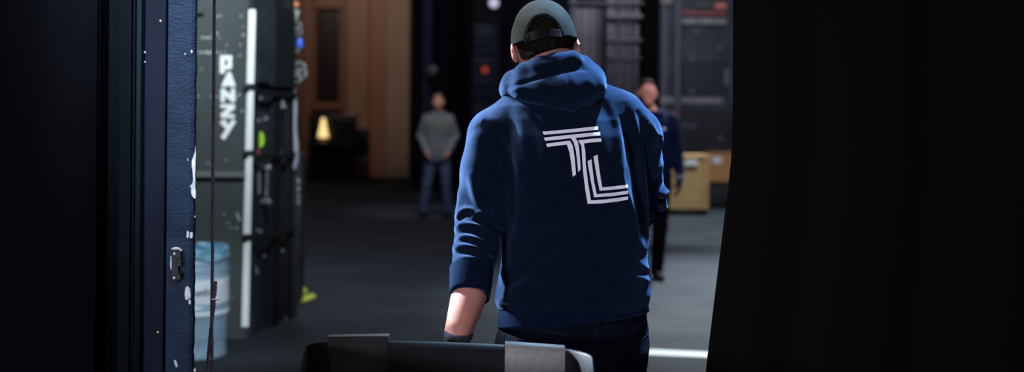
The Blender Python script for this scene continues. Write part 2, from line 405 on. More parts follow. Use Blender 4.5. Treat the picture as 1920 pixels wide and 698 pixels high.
# ------------------------------------------------------------------ people
def head_prims(s, c, R, sc=1.0, face=True):
    P = lambda x, y, z: Vector(c)+R @ (Vector((x, y, z))*sc)
    Rn = np.array(R)
    s.ell(P(0, -.010, .018), (.074*sc, .091*sc, .094*sc), Rn, k=.0)
    s.ell(P(0, .022, -.045), (.060*sc, .072*sc, .072*sc), Rn, k=.03)
    s.ell(P(0, .062, -.088), (.028*sc, .028*sc, .022*sc), Rn, k=.03)
    if face:
        s.rc(P(0, .086, .008), P(0, .108, -.028), .007*sc, .012*sc, k=.012)
        s.rc(P(-.014, .094, -.032), P(.014, .094, -.032), .008*sc, .008*sc, k=.008)
        s.rc(P(-.035, .074, .022), P(.035, .074, .022), .011*sc, .011*sc, k=.015)
        for q in (-1, 1): s.ell(P(q*.031, .095, .004), (.014*sc, .012*sc, .010*sc), Rn, k=.008, op='s')
        for q in (-1, 1):
            s.ell(P(q*.031, .076, .004), (.0125*sc, .0105*sc, .011*sc), Rn, k=.003)
            s.ell(P(q*.031, .0795, .0135), (.0155*sc, .0105*sc, .0055*sc), Rn, k=.004); s.ell(P(q*.031, .0785, -.0065), (.0145*sc, .0095*sc, .0050*sc), Rn, k=.004)
            s.ell(P(q*.040, .060, -.035), (.022*sc, .022*sc, .020*sc), Rn, k=.02)
        s.rc(P(-.02, .088, -.060), P(.02, .088, -.060), .006*sc, .006*sc, k=.008)
        s.rc(P(-.016, .086, -.070), P(.016, .086, -.070), .006*sc, .006*sc, k=.006)
        s.rc(P(-.02, .097, -.065), P(.02, .097, -.065), .0022*sc, .0022*sc, k=.003, op='s')
    for q in (-1, 1):
        s.ell(P(q*.083, -.006, -.008), (.008*sc, .019*sc, .031*sc), Rn @ np.array(Matrix.Rotation(q*.45, 3, 'Z')), k=.010)
        s.ell(P(q*.091, .002, -.004), (.005*sc, .010*sc, .017*sc), Rn, k=.004, op='s')

def hand_prims(s, wrist, d, side, palm_n, r=0.0, curl=(.5, .7, .5), sc=1.0, spread=.006):
    """wrist point, d = direction of the fingers, side = direction towards the thumb, palm_n = direction the palm looks"""
    w = Vector(wrist); d = Vector(d).normalized(); side = Vector(side); side = (side-d*side.dot(d)).normalized()
    pn = d.cross(side); pn = pn if pn.dot(Vector(palm_n)) > 0 else -pn
    s.rc(w, w+d*.045*sc+side*.018*sc, .024*sc+r, .019*sc+r, k=.012)
    s.rc(w, w+d*.045*sc-side*.018*sc, .023*sc+r, .017*sc+r, k=.012)
    s.rc(w+d*.05*sc+side*.026*sc, w+d*.085*sc+side*.028*sc, .015*sc+r, .0125*sc+r, k=.012)
    s.rc(w+d*.05*sc-side*.024*sc, w+d*.080*sc-side*.028*sc, .015*sc+r, .0115*sc+r, k=.012)
    s.rc(w+d*.03*sc, w+d*.085*sc, .022*sc+r, .014*sc+r, k=.012)
    for i, (o, L) in enumerate(((.030, .92), (.010, 1.0), (-.010, .94), (-.029, .76))):
        p = w+d*(.088-(.006 if i in (0, 3) else 0))*sc+side*o*sc; a = 0.0
        for j, (seg, rr) in enumerate(((.040, .0092), (.025, .0084), (.020, .0074))):
            a += curl[j]
            dd = d*math.cos(a)+pn*math.sin(a)+side*(o*.6 if j == 0 else 0)
            q = p+dd.normalized()*seg*L*sc; s.rc(p, q, rr*sc+r, (rr-.0006)*sc+r, k=.003); p = q
    p = w+d*.022*sc+side*.020*sc; q = p+(d*.55+side*.75+pn*.35).normalized()*.040*sc; s.rc(p, q, .014*sc+r, .011*sc+r, k=.008)
    p2 = q+(d*.85+side*.15+pn*.5).normalized()*.030*sc; s.rc(q, p2, .0105*sc+r, .0095*sc+r, k=.003)
    s.rc(p2, p2+(d*.8-side*.05+pn*.6).normalized()*.024*sc, .0095*sc+r, .008*sc+r, k=.003)
    return w, d, side, pn

def shoe(parent, ankle, fdir, m, floor=0.0):
    fd = Vector(fdir).normalized(); sd = Vector((fd.y, -fd.x, 0)); a = Vector(ankle); b = Vector((a.x, a.y, floor))
    lo = b-Vector((.25, .25, .02)); hi = b+Vector((.25, .25, .2))
    s = SDF(lo, hi, .006)
    s.rc(b-fd*.03+Vector((0, 0, .045)), b+fd*.10+Vector((0, 0, .036)), .040, .040, k=.02)
    s.rc(b+fd*.10+Vector((0, 0, .030)), b+fd*.185+Vector((0, 0, .026)), .041, .030, k=.02)
    s.rc(b+Vector((0, 0, .05)), b+Vector((0, 0, .115)), .042, .045, k=.03)
    s.cut((0, 0, floor+.016), (0, 0, -1))
    V, Q = s.mesh(); V = relax(V, Q, 2)
    o = mesh_obj('shoe', V, Q, m, parent, smooth=True)
    n = 20; P = []
    for k in range(n):
        t = 2*math.pi*k/n; x = math.cos(t); y = math.sin(t)
        P.append(b+fd*(.075+x*.142)+sd*(y*(.046 if x > -.2 else .038))+Vector((0, 0, .0)))
    MB().prism(P, (0, 0, .020)).build('sole', M['sole'], o)
    return o

# ================================================================== THE MAN IN THE NAVY HOODIE
YM = 3.43
P = lambda px, py, dy=0.0: at(px, py, YM+dy)
def make_main():
    base = Vector((P(1070, 640).x, YM, 0))
    Rh = Matrix.Rotation(math.radians(-6), 3, 'Y') @ Matrix.Rotation(math.radians(-17), 3, 'X')
    Rh = Matrix.Rotation(math.radians(6), 3, 'Z') @ Rh
    hc = P(1021, 90, .02)
    shl, ell_, cufl, wrl = P(927, 250), P(894, 420, -.03), P(880, 552, -.16), P(858, 632, -.25)
    shr, elr, wrr = P(1193, 250, .02), P(1210, 375, .08), P(1150, 455, .34)
    # ---- body, one continuous surface
    s = SDF((base.x-.48, 2.98, -.01), (base.x+.40, 4.0, 1.76), .0055)
    head_prims(s, hc, Rh, 1.0)
    s.rc(P(1032, 128, .02), P(1050, 190, 0), .058, .066, k=.03)
    s.prof([(P(0, y).z, P((l+r)/2, y).x, YM+o, (r-l)/2/700-.03, b) for y, l, r, o, b in
            ((180, 960, 1120, .0, .06), (240, 930, 1195, .0, .095), (330, 945, 1205, 0, .105), (450, 952, 1200, 0, .10), (560, 945, 1205, 0, .10), (640, 940, 1205, 0, .11), (690, 955, 1195, 0, .09))], k=.04)
    s.rc(P(1012, 210), shl, .035, .045, k=.03); s.rc(P(1085, 200), shr, .035, .045, k=.03)
    s.rc(shl, ell_, .052, .042, k=.02); s.rc(ell_, cufl, .044, .040, k=.02)
    s.rc(cufl, P(869, 590, -.205), .0460, .0405, k=.0, flat=(1, .85, 1)); s.rc(P(869, 590, -.205), P(859, 620, -.24), .0405, .0340, k=.0, flat=(1, .85, 1)); s.rc(P(859, 620, -.24), wrl, .0340, .0295, k=.0, flat=(1, .85, 1))
    s.rc(P(1026, 108, .01), P(1046, 165, 0), .060, .066, k=.02)
    s.rc(shr, elr, .052, .042, k=.02); s.rc(elr, wrr, .042, .028, k=.02)
    hd = Vector((-.05, -.13, -1)); thumb = Vector((1, .1, 0))
    hand_prims(s, wrl+Vector((0, 0, -.01)), hd, thumb, (0, -1, 0), 0, (.95, 1.0, .6))
    hand_prims(s, wrr, (-.5, .6, -.4), (0, .2, 1), (-1, -.2, 0), 0, (.5, .6, .4))
    hl, hr = P(1005, 690), P(1135, 690)
    knl, anl = Vector((base.x-.11, 3.52, .48)), Vector((base.x-.12, 3.60, .09))
    knr, anr = Vector((base.x+.10, 3.38, .48)), Vector((base.x+.11, 3.24, .10))
    s.rc(hl, knl, .082, .055, k=.03); s.rc(knl, anl, .055, .04, k=.02); s.rc(hr, knr, .082, .055, k=.03); s.rc(knr, anr, .055, .04, k=.02)
    for a in (anl, anr): s.rc(a-Vector((0, 0, .05)), a+Vector((0, .11, -.07)), .027, .019, k=.01)
    V, Q = s.mesh(); V = relax(V, Q, 2)
    man = mesh_obj('person', V, Q, M['skin'], loc=base, smooth=True)
    tag(man, 'person seen from behind in navy hoodie with white TL emblem and dark green cap', 'person')
    for q in (-1, 1):
        c = hc+Rh @ Vector((q*.031, .0785, .0035)); e = MB().lathe([(.0108*math.sin(t*math.pi/12)+1e-4, -.0108*math.cos(t*math.pi/12)) for t in range(13)], c, 20, 'y').build('eye', M['eye'], man, smooth=True)
        MB().lathe([(.001, .0113), (.003, .0110), (.0048, .0103), (.0050, .009)], c, 16, 'y').build('iris', M['iris'], e)
    # ---- jeans
    s = SDF((base.x-.36, 3.08, .02), (base.x+.36, 3.80, .96), .0055)
    s.prof([(P(0, y).z, P((l+r)/2, y).x, YM+o, (r-l)/2/700, b) for y, l, r, o, b in
            ((572, 944, 1211, .0, .108), (600, 936, 1215, .0, .118), (625, 929, 1217, 0, .126), (645, 926, 1217, 0, .130), (690, 930, 1207, 0, .128), (735, 945, 1192, 0, .11))], k=.02)
    s.ell(P(1012, 672, -.055), (.088, .075, .095), k=.03); s.ell(P(1136, 672, -.055), (.085, .075, .095), k=.03)
    s.rc(hl, knl, .102, .074, k=.03); s.rc(knl, anl-Vector((0, 0, .02)), .074, .062, k=.03)
    s.rc(hr, knr, .100, .074, k=.03); s.rc(knr, anr-Vector((0, 0, .02)), .074, .062, k=.03)
    s.cut((0, 0, .045), (0, 0, -1))
    V, Q = s.mesh(); V = relax(V, Q, 2); N = normals(V, Q)
    V = V+N*wrinkle(V, 14, .0022, (1, 1, 2.2))[:, None]
    jeans = mesh_obj('jeans', V, Q, M['denim'], man, smooth=True)
    bj = BVHTree.FromPolygons([tuple(v) for v in V], [tuple(int(i) for i in q) for q in Q])
    cam = Vector((0, 0, CZ))
    def hit(bv, x, y, off=.001):
        d = (at(x, y, 1)-cam).normalized(); h = bv.ray_cast(cam, d)
        return (h[0]+h[1]*off) if h[0] is not None else None
    def seam(bv, pts, r, m, name, parent, off=.0005):
        C = [hit(bv, x, y, off) for x, y in catmull(pts, 10)]; C = [c for c in C if c is not None]
        if len(C) > 2: return MB().tube(C, r, 6).build(name, m, parent, smooth=True)
    for pts in ([(1000, 614), (1045, 624), (1085, 629), (1115, 629), (1150, 628), (1180, 621), (1203, 606), (1214, 593)],
                [(1000, 617), (1045, 627), (1085, 632), (1115, 632), (1150, 631), (1180, 624), (1203, 609), (1214, 596)],
                [(1118, 592), (1117, 612), (1116, 630), (1113, 660), (1108, 697)], [(1156, 653), (1175, 652), (1193, 647), (1208, 634), (1215, 624)],
                [(1156, 653), (1155, 672), (1152, 697)], [(946, 625), (960, 632), (976, 638), (1000, 641), (1040, 644)], [(946, 625), (945, 640), (944, 660)]):
        seam(bj, pts, .0007, M['stitch'], 'stitching', jeans)
    a, b_ = hit(bj, 1119, 590, 0), hit(bj, 1119, 627, 0)
    if a and b_:
        lp = MB(); lp.bev((b_.x-.0075, min(a.y, b_.y)-.006, b_.z+.02), (b_.x+.0075, max(a.y, b_.y)+.002, a.z+.012), .002, 2); lp.build('belt_loop', M['denim'], jeans)
    for an, fd in ((anl, (-.05, 1, 0)), (anr, (.08, 1, 0))): shoe(man, an-Vector((0, .01, 0)), fd, M['shoe'])
    # ---- hoodie
    s = SDF((P(825, 0).x-.02, 3.0, P(0, 600).z-.03), (P(1265, 0).x+.02, 3.84, P(0, 120).z), .0045)
    rows = ((172, 985, 1100, .01, .06), (190, 955, 1130, .0, .085), (215, 935, 1180, .0, .105), (245, 932, 1195, 0, .122), (300, 938, 1206, 0, .138), (360, 942, 1213, 0, .142),
            (420, 942, 1215, 0, .142), (470, 940, 1217, 0, .142), (500, 936, 1219, 0, .144), (520, 931, 1220, 0, .146), (540, 927, 1220, 0, .146), (556, 926, 1217, 0, .142), (572, 932, 1213, 0, .128))
    s.prof([(P(0, y).z, P((l+r)/2, y).x, YM+o, (r-l)/2/700, b) for y, l, r, o, b in rows], k=.02)
    s.rc(P(985, 190, .0), P(932, 247, 0), .050, .066, k=.035)
    s.rc(P(1085, 172, 0), P(1160, 218, 0), .058, .066, k=.035); s.rc(P(1160, 218, 0), P(1194, 250, .01), .066, .064, k=.03)
    s.rc(P(925, 255, 0), P(912, 320, 0), .068, .066, k=.022); s.rc(P(912, 320, 0), P(899, 410, -.03), .066, .066, k=.02)
    s.rc(P(899, 410, -.03), P(892, 470, -.08), .0655, .060, k=.014); s.rc(P(892, 470, -.08), P(884, 520, -.13), .060, .0530, k=.014); s.rc(P(884, 520, -.13), P(881, 552, -.16), .0535, .0495, k=.01)
    s.rc(shr, P(1197, 300, .03), .064, .060, k=.02); s.rc(P(1197, 300, .03), P(1206, 375, .08), .060, .058, k=.02); s.rc(P(1206, 375, .08), P(1162, 452, .32), .055, .042, k=.02)
    s.ell(P(1228, 360, .05), (.037, .05, .016), k=.012); s.ell(P(1226, 388, .06), (.034, .05, .014), k=.012); s.ell(P(1218, 262, .02), (.034, .05, .026), k=.012); s.ell(P(1218, 315, .03), (.028, .05, .022), k=.012)
    # cut the left sleeve square at its cuff
    ax = (P(881, 552, -.16)-P(884, 520, -.13)).normalized(); pc = P(883, 520, -.13)
    d = (s.ax[0][:, None, None]-pc.x)*ax.x+(s.ax[1][None, :, None]-pc.y)*ax.y+(s.ax[2][None, None, :]-pc.z)*ax.z
    side = (s.ax[0][:, None, None] < P(926, 540, -.1).x) & (s.ax[1][None, :, None] < 3.40)
    s.D = np.where(side, np.maximum(s.D, d), s.D).astype(np.float32)
    V, Q = s.mesh(); V = relax(V, Q, 3)
    N = normals(V, Q); V = V+N*(wrinkle(V, 5.5, .006, (1, 1, .7))+wrinkle(V, 15, .0016, (1, 1, .8), 7))[:, None]
    strokes = [
        ([(1135, 178), (1156, 230), (1163, 290), (1166, 340), (1184, 392), (1190, 440), (1198, 480)], 8, 9),
        ([(1165, 215), (1186, 290), (1198, 370), (1206, 450)], 9, -13),
        ([(1186, 205), (1198, 262), (1207, 330), (1213, 400), (1217, 462)], 4, 5),
        ([(1196, 205), (1210, 262), (1218, 330), (1224, 400)], 6, -9),
        ([(1170, 190), (1180, 225), (1192, 262)], 8, -5),
        ([(1207, 212), (1224, 240), (1228, 262)], 4, 4),
        ([(905, 226), (928, 246), (948, 290), (958, 340), (960, 400), (945, 470)], 8, -11),
        ([(912, 218), (938, 236), (962, 280), (972, 335)], 7, 3),
        ([(885, 250), (905, 262), (928, 300), (938, 350)], 9, 4),
        ([(893, 236), (915, 250), (938, 292), (948, 345)], 6, -5),
        ([(950, 200), (958, 232), (966, 270)], 9, -3), ([(968, 192), (978, 240), (984, 310)], 11, 2.5),
        ([(1004, 190), (1003, 250), (998, 330)], 14, -3),
        ([(1100, 205), (1120, 240), (1135, 300)], 12, 3),
        # waist
        ([(930, 566), (960, 548), (1000, 520), (1060, 470)], 8, 7), ([(935, 545), (970, 520), (1010, 480)], 9, -6),
        ([(955, 572), (1000, 548), (1070, 530), (1130, 525)], 8, -5), ([(930, 525), (950, 505), (975, 480)], 8, 5),
        ([(1220, 506), (1206, 500), (1180, 478), (1150, 470)], 9, 5), ([(1221, 527), (1195, 520), (1150, 518), (1100, 528)], 8, 6),
        ([(1218, 514), (1195, 508), (1160, 500)], 6, -5), ([(985, 450), (1030, 440), (1080, 425)], 14, 3), ([(980, 400), (1040, 395), (1100, 410)], 14, -2),
        ([(1212, 470), (1200, 455), (1192, 420)], 8, 4),
        # left sleeve wrinkles
        ([(868, 330), (878, 372), (895, 400)], 8, -5), ([(880, 320), (888, 360), (905, 392), (930, 402)], 7, 4),
        ([(852, 408), (868, 394), (884, 393), (893, 402), (884, 411)], 4.5, 8), ([(853, 419), (870, 405), (884, 403)], 3.5, -9),
        ([(893, 398), (915, 406), (940, 424)], 5, 7), ([(890, 412), (912, 420), (942, 440)], 4, -8),
        ([(850, 436), (860, 424), (872, 420), (900, 427), (938, 448)], 5, 9), ([(852, 447), (870, 434), (900, 440), (935, 460)], 4, -9),
        ([(848, 447), (862, 443), (890, 447), (925, 462)], 4.5, 6), ([(848, 457), (870, 452), (900, 460), (935, 474)], 4, -8),
        ([(847, 467), (865, 461), (895, 466), (930, 482)], 5, 8), ([(846, 478), (870, 474), (905, 480), (930, 490)], 4, -7),
        ([(846, 490), (872, 484), (905, 488), (928, 498)], 5, 6), ([(846, 502), (875, 498), (915, 505)], 4, -5),
        ([(858, 350), (862, 375), (856, 400)], 5, 5), ([(908, 380), (925, 386), (944, 408)], 5, -5), ([(900, 455), (920, 450), (940, 462)], 4, 5),
        ([(846, 512), (880, 508), (918, 515)], 4, 4),
        # right arm
        ([(1243, 255), (1228, 250), (1216, 230)], 5, 6), ([(1241, 275), (1228, 285), (1216, 300)], 5, -7), ([(1240, 300), (1232, 320), (1218, 345)], 6, 6),
        ([(1238, 335), (1228, 345)], 5, -8), ([(1250, 368), (1235, 366)], 6, 6), ([(1249, 378), (1230, 378)], 4, -9), ([(1246, 392), (1232, 392)], 4, 6), ([(1240, 402), (1226, 404)], 4, -6)]
    V = sculpt(V, Q, strokes); V = relax(V, Q, 1)
    hood_ie = mesh_obj('hoodie', V, Q, M['hoodie'], man, smooth=True)
    hood_ie['label'] = 'navy hoodie with a white striped TL emblem'
    bh = BVHTree.FromPolygons([tuple(v) for v in V], [tuple(int(i) for i in q) for q in Q])
    # ribbed hem band
    def ring_band(name, rows_, nrib, amp, parent, m, n=360, thick=.004):
        Vv = []; Ff = []
        R_ = list(rows_)+[(c, u, v, a-thick, b-thick) for (c, u, v, a, b) in (rows_[-1], rows_[len(rows_)//2], rows_[0])]
        for c, u, v, a, b in R_:
            for k in range(n):
                t = 2*math.pi*k/n; g = 1+amp*math.cos(nrib*t)
                x, y = math.cos(t), math.sin(t); q = (abs(x)**2.4+abs(y)**2.4)**(-1/2.4)
                Vv.append(c+u*(x*q*a*g)+v*(y*q*b*g))
        for i in range(len(R_)-1):
            for k in range(n): Ff.append((i*n+k, i*n+(k+1) % n, (i+1)*n+(k+1) % n, (i+1)*n+k))
        return mesh_obj(name, Vv, Ff, m, parent, smooth=True)
    rw = []
    for i in range(9):
        t = i/8; yl = 549+(611-549)*t; yr = 532+(581-532)*t; xl = 929+2*t+5*math.sin(t*3); xr = 1219-2*t-3*math.sin(t*3)
        A, B = P(xl, yl), P(xr, yr); c = (A+B)/2; u = (B-A).normalized(); w = (B-A).length/2
        rw.append((c, u, Vector((0, 1, 0)), w, .140-.006*math.sin(t*2.2)+(.003 if i == 0 else 0)))
    ring_band('hem_band', rw, 170, .0011, hood_ie, M['rib'], 1360)
    ax2 = ax; u = Vector((1, 0, 0)); u = (u-ax2*u.dot(ax2)).normalized(); v = ax2.cross(u)
    rw = []; c0 = P(884.5, 507, -.122); c1 = P(881, 556, -.167)
    for i in range(7):
        t = i/6; c = c0.lerp(c1, t); rr = .0568-.0062*t+(.0010*math.sin(t*3))
        rw.append((c, u, v, rr, rr*.96))
    ring_band('cuff', rw, 90, .0035, hood_ie, M['rib'], 560)
    seam(bh, [(905, 224), (926, 243), (946, 288), (957, 338)], .0011, M['rib'], 'shoulder_seam', hood_ie)
    seam(bh, [(1187, 206), (1199, 262), (1208, 330), (1214, 400)], .0011, M['rib'], 'shoulder_seam', hood_ie)
    # emblem
    k = 4.105; L = lambda pts: [(1000+x/k, 225+y/k) for x, y in pts]
    bars = [L([(70, 92), (180, 82), (300, 71), (420, 57), (497, 50), (497, 76), (420, 84), (300, 97), (180, 107), (83, 115)]),
            L([(82, 138), (180, 126), (290, 115), (400, 104), (512, 94), (514, 120), (400, 131), (325, 139), (343, 170), (354, 240), (360, 320), (363, 382), (345, 403), (338, 320), (328, 240), (312, 178), (290, 142), (190, 152), (92, 162)]),
            L([(98, 184), (190, 172), (270, 161), (283, 163), (303, 200), (318, 290), (328, 420), (303, 438), (292, 340), (278, 250), (258, 190), (180, 199), (106, 209)]),
            L([(345, 157), (430, 148), (520, 141), (526, 168), (450, 174), (388, 181), (400, 240), (403, 340), (420, 480), (443, 620), (560, 612), (728, 590), (729, 613), (640, 630), (530, 642), (418, 646), (400, 540), (383, 400), (375, 290), (370, 200)]),
            L([(417, 319), (447, 303), (455, 380), (468, 480), (487, 572), (600, 562), (727, 545), (728, 569), (610, 587), (468, 596), (448, 500), (430, 400)]),
            L([(462, 283), (494, 267), (503, 350), (516, 440), (530, 520), (630, 510), (726, 498), (726, 524), (620, 537), (510, 546), (490, 450), (473, 350)])]
    for poly in bars:
        bd = []
        for i in range(len(poly)):
            a_, b__ = Vector(poly[i]), Vector(poly[(i+1) % len(poly)]); q = max(1, int((b__-a_).length/2.5)); bd += [a_.lerp(b__, j/q) for j in range(q)]
        nb = len(bd); xs_ = [p[0] for p in poly]; ys_ = [p[1] for p in poly]
        def inpoly(x, y):
            r_ = False
            for i in range(len(poly)):
                (xa, ya), (xb_, yb_) = poly[i], poly[i-1]
                if (ya > y) != (yb_ > y) and x < (xb_-xa)*(y-ya)/(yb_-ya)+xa: r_ = not r_
            return r_
        gr = [Vector((x, y)) for x in np.arange(min(xs_), max(xs_), 2.5) for y in np.arange(min(ys_), max(ys_), 2.5) if inpoly(x, y) and min((Vector((x, y))-c_).length for c_ in bd) > 1.2]
        vo, eo, fo, _, _, _ = delaunay_2d_cdt(bd+gr, [], [list(range(nb))], 1, 1e-5)
        VV = [hit(bh, v_.x, v_.y, .0012) for v_ in vo]; VI = [hit(bh, v_.x, v_.y, -.001) for v_ in vo]; n = len(VV); FF = [tuple(f) for f in fo]
        FF2 = [tuple(i+n for i in f)[::-1] for f in FF]; cnt = {}
        for f in FF:
            for i in range(3): k_ = (f[i], f[(i+1) % 3]); cnt[tuple(sorted(k_))] = cnt.get(tuple(sorted(k_)), [])+[k_]
        be = [v_[0] for v_ in cnt.values() if len(v_) == 1]
        mb = MB(); mb.add(VV+VI, FF+FF2+[(a_, b__, b__+n, a_+n) for a_, b__ in be]); mb.build('emblem_stripe', M['logo'], hood_ie)
    # ---- hood
    s = SDF((P(925, 0).x, 3.12, P(0, 225).z), (P(1150, 0).x, 3.72, P(0, 80).z), .0035)
    rim = [P(1030, 175, .16), P(975, 176, .11), P(953, 166, .05), P(961, 150, -.01), P(985, 136, -.05), P(1013, 125, -.075), P(1043, 117, -.082), P(1073, 114, -.075), P(1092, 122, -.04), P(1100, 142, .04), P(1085, 168, .12), P(1030, 175, .16)]
    rr = [.024, .024, .022, .022, .024, .025, .025, .0245, .024, .026, .026, .024]
    s.path(rim, rr, k=.014)
    s.path([P(962, 167, -.02), P(985, 167, -.055), P(1020, 168, -.075), P(1065, 168, -.085), P(1098, 160, -.06), P(1108, 152, -.01)], [.022, .028, .038, .046, .045, .036], k=.03)
    s.path([P(955, 170, .01), P(1000, 158, -.03), P(1060, 150, -.03), P(1100, 150, .0)], [.024, .036, .044, .040], k=.03)
    s.path([P(1040, 196, -.085), P(1075, 197, -.09), P(1102, 184, -.075), P(1122, 162, -.04)], [.010, .013, .014, .015], k=.018)
    s.rc(P(1108, 145, -.03), P(1115, 152, .03), .024, .024, k=.014)
    V, Q = s.mesh(); V = relax(V, Q, 14, .6)
    N = normals(V, Q); V = V+N*(wrinkle(V, 6, .0018, (1, 1, 1), 3))[:, None]
    V = sculpt(V, Q, [([(948, 166), (975, 157), (1010, 146), (1040, 137), (1062, 132), (1085, 129), (1104, 133)], 4, -7), ([(1062, 134), (1068, 160), (1075, 200)], 3.5, -3),
                      ([(1000, 118), (1020, 112), (1058, 108)], 5, -2),
                      ([(1098, 146), (1112, 168), (1102, 188)], 9, 4), ([(960, 175), (990, 175), (1025, 188), (1060, 194)], 5, -4),
                      ([(1075, 118), (1088, 122), (1098, 130)], 4, -3), ([(1038, 97), (1039, 104)], 2, -2)])
    V = relax(V, Q, 1)
    hd_o = mesh_obj('hood', V, Q, M['hoodie'], hood_ie, smooth=True)
    bh2 = BVHTree.FromPolygons([tuple(v_) for v_ in V], [tuple(int(i) for i in q) for q in Q])
    # ---- cap
    H0 = lambda x, y, z: hc+Rh @ Vector((x, y, z))
    H = lambda x, y, z: H0(x, y-.006, z)
    rx, ry, rz, cz = .0862, .107, .117, .008
    nt_, nf = 160, 44; Vv = []; rimz = lambda t: .010+.20*ry*math.cos(t)
    ox, oz, ow, oh = -.012, -.016, .049, .070
    for j in range(nf+1):
        for i in range(nt_):
            t = 2*math.pi*i/nt_; f0 = math.asin((rimz(t)-cz)/rz); f = f0+(math.pi/2-f0)*j/nf
            g = 1+.010*(abs(math.cos(3*t))**.5-.5)*math.sin(f)+.022*_n.noise(Vector((math.sin(t)*2.2, math.cos(t)*2.2, f*2.5)))+.006*_n.noise(Vector((math.sin(t)*6, math.cos(t)*6, f*5)))
            Vv.append(Vector((rx*math.cos(f)**.85*math.sin(t)*g if math.cos(f) > 0 else 0, ry*max(math.cos(f), 0)**.85*math.cos(t)*g, cz+rz*math.sin(f))))
    Ff = [(j*nt_+i, j*nt_+(i+1) % nt_, (j+1)*nt_+(i+1) % nt_, (j+1)*nt_+i) for j in range(nf) for i in range(nt_)]
    inside = lambda v_: v_.y < 0 and ((v_.x-ox)/ow)**2+((v_.z-oz)/oh)**2 < 1
    keep = [f for f in Ff if not inside(sum((Vv[i] for i in f), Vector())/4)]
    used_i = {i for f in keep for i in f}; rem = {i for f in Ff if f not in set(keep) for i in f} & used_i
    for i in rem:
        v_ = Vv[i]; q = math.sqrt(((v_.x-ox)/ow)**2+((v_.z-oz)/oh)**2)
        if q > 0 and v_.z > rimz(math.pi)+.004:
            nx, nz = ox+(v_.x-ox)/q, oz+(v_.z-oz)/q; sc_ = math.sqrt(max(0, 1-(nx/rx)**2-((nz-cz)/rz)**2))
            Vv[i] = Vector((nx, -ry*sc_**.93, nz))
    idx = {i: n for n, i in enumerate(sorted(used_i))}
    cap = mesh_obj('cap', [H(*Vv[i]) for i in sorted(used_i)], [tuple(idx[i] for i in f) for f in keep], [M['cap'], M['cap_dark']], man, smooth=True)
    so = cap.modifiers.new('thick', 'SOLIDIFY'); so.thickness = .003; so.offset = -1; so.material_offset = 1
    dome = lambda x, z, o=1.0: Vector((x, -ry*o*math.sqrt(max(0, 1-(x/(rx*o))**2-((z-cz)/(rz*o))**2))**.93, z))
    arc = [H(*dome(ox+ow*math.cos(a_), oz+oh*math.sin(a_), 1.005)) for a_ in [math.radians(6+168*i/30) for i in range(31)]]
    MB().tube(arc, .0022, 8).build('arch_binding', M['cap'], cap, smooth=True)
    band = []
    mb = MB(); zz = [-.011, .013]
    for (xa, xb, mm, nm, o) in ((-.056, .020, 'cap_dark', 'strap', 1.0), (.004, .036, 'plastic_grey', 'snap_strap', 1.022)):
        mb = MB(); n = 16; Vs = []
        for i in range(n+1):
            x = xa+(xb-xa)*i/n
            for z_, o2 in ((zz[0], o), (zz[1]-(.003 if o > 1 else 0), o), (zz[1]-(.003 if o > 1 else 0), o-.02), (zz[0], o-.02)):
                Vs.append(H(*dome(x, z_, o2)))
        Fs = [(i*4+j, i*4+(j+1) % 4, (i+1)*4+(j+1) % 4, (i+1)*4+j) for i in range(n) for j in range(4)]+[(0, 1, 2, 3), (n*4+3, n*4+2, n*4+1, n*4)]
        mb.add(Vs, Fs); st = mb.build(nm, M[mm], cap)
        if nm == 'snap_strap':
            for i in range(5):
                c = dome(.009+.0055*i, .005, 1.026); MB().lathe([(.0001, -.001), (.0014, -.001), (.0014, .001), (.0001, .001)], H(*c), 10, 'y').build('snap_hole', M['cap_dark'], st)
    for t in range(6):
        a_ = math.pi/6+t*math.pi/3; pts = []
        for j in range(15):
            f = .1+(math.pi/2-.12)*j/14; pts.append(H(rx*1.004*math.cos(f)**.85*math.sin(a_), ry*1.004*math.cos(f)**.85*math.cos(a_), cz+rz*1.004*math.sin(f)))
        if not (2.5 < a_ < 3.8): MB().tube(pts, .0010, 6).build('panel_seam', M['cap'], cap, smooth=True)
    pts = [H(*dome(ox+.002*i/6, .056+(.064)*i/6*.9, 1.004)) for i in range(7)]
    MB().tube(pts, .0010, 6).build('panel_seam', M['cap'], cap, smooth=True)
    for x, z in ((-.040, .094), (.027, .096)):
        c = dome(x*.9, z*.97, 1.004); MB().lathe([(.0012, -.002), (.0028, -.001), (.0028, .001), (.0012, .002)], H(*c), 12, 'y').build('eyelet', M['cap_dark'], cap, smooth=True)
    MB().lathe([(.0001, -.003), (.006, -.002), (.006, .001), (.003, .004), (.0001, .0045)], H(0, 0, cz+rz), 16).build('button', M['cap'], cap, smooth=True)
    mb = MB(); mb.bev((-.002, -.0012, -.009), (.002, .0012, .009), .0005, 1); c = H(*dome(-.053, .0, 1.01))
    mb.V = [Rh @ v_+c for v_ in mb.V]; mb.build('label_tab', M['plastic_grey'], cap)
    Vb = []; n = 24
    for i in range(n+1):
        t = -1.0+2.0*i/n
        for q, o in ((0, 0), (.35, .028), (.7, .05), (1, .066)):
            x = rx*.98*math.sin(t)*(1+q*.04); y = ry*math.cos(t)*.98+o*math.cos(t*1.25); z = .030-.012*(t*t)*1.5-q*.010
            Vb.append(H(x, y, z))
    Fb = [(i*4+j, i*4+j+1, (i+1)*4+j+1, (i+1)*4+j) for i in range(n) for j in range(3)]
    br = mesh_obj('brim', Vb, Fb, M['cap'], cap, smooth=True); so = br.modifiers.new('thick', 'SOLIDIFY'); so.thickness = .004; so.offset = 0
    # ---- hair
    H = H0
    s = SDF(hc-Vector((.14, .16, .16)), hc+Vector((.14, .16, .16)), .0035)
    s.ell(H(0, -.0115, .018), (.0785, .0945, .0965), np.array(Rh), k=0)
    s.ell(H(0, -.060, -.050), (.050, .042, .045), np.array(Rh), k=.02)
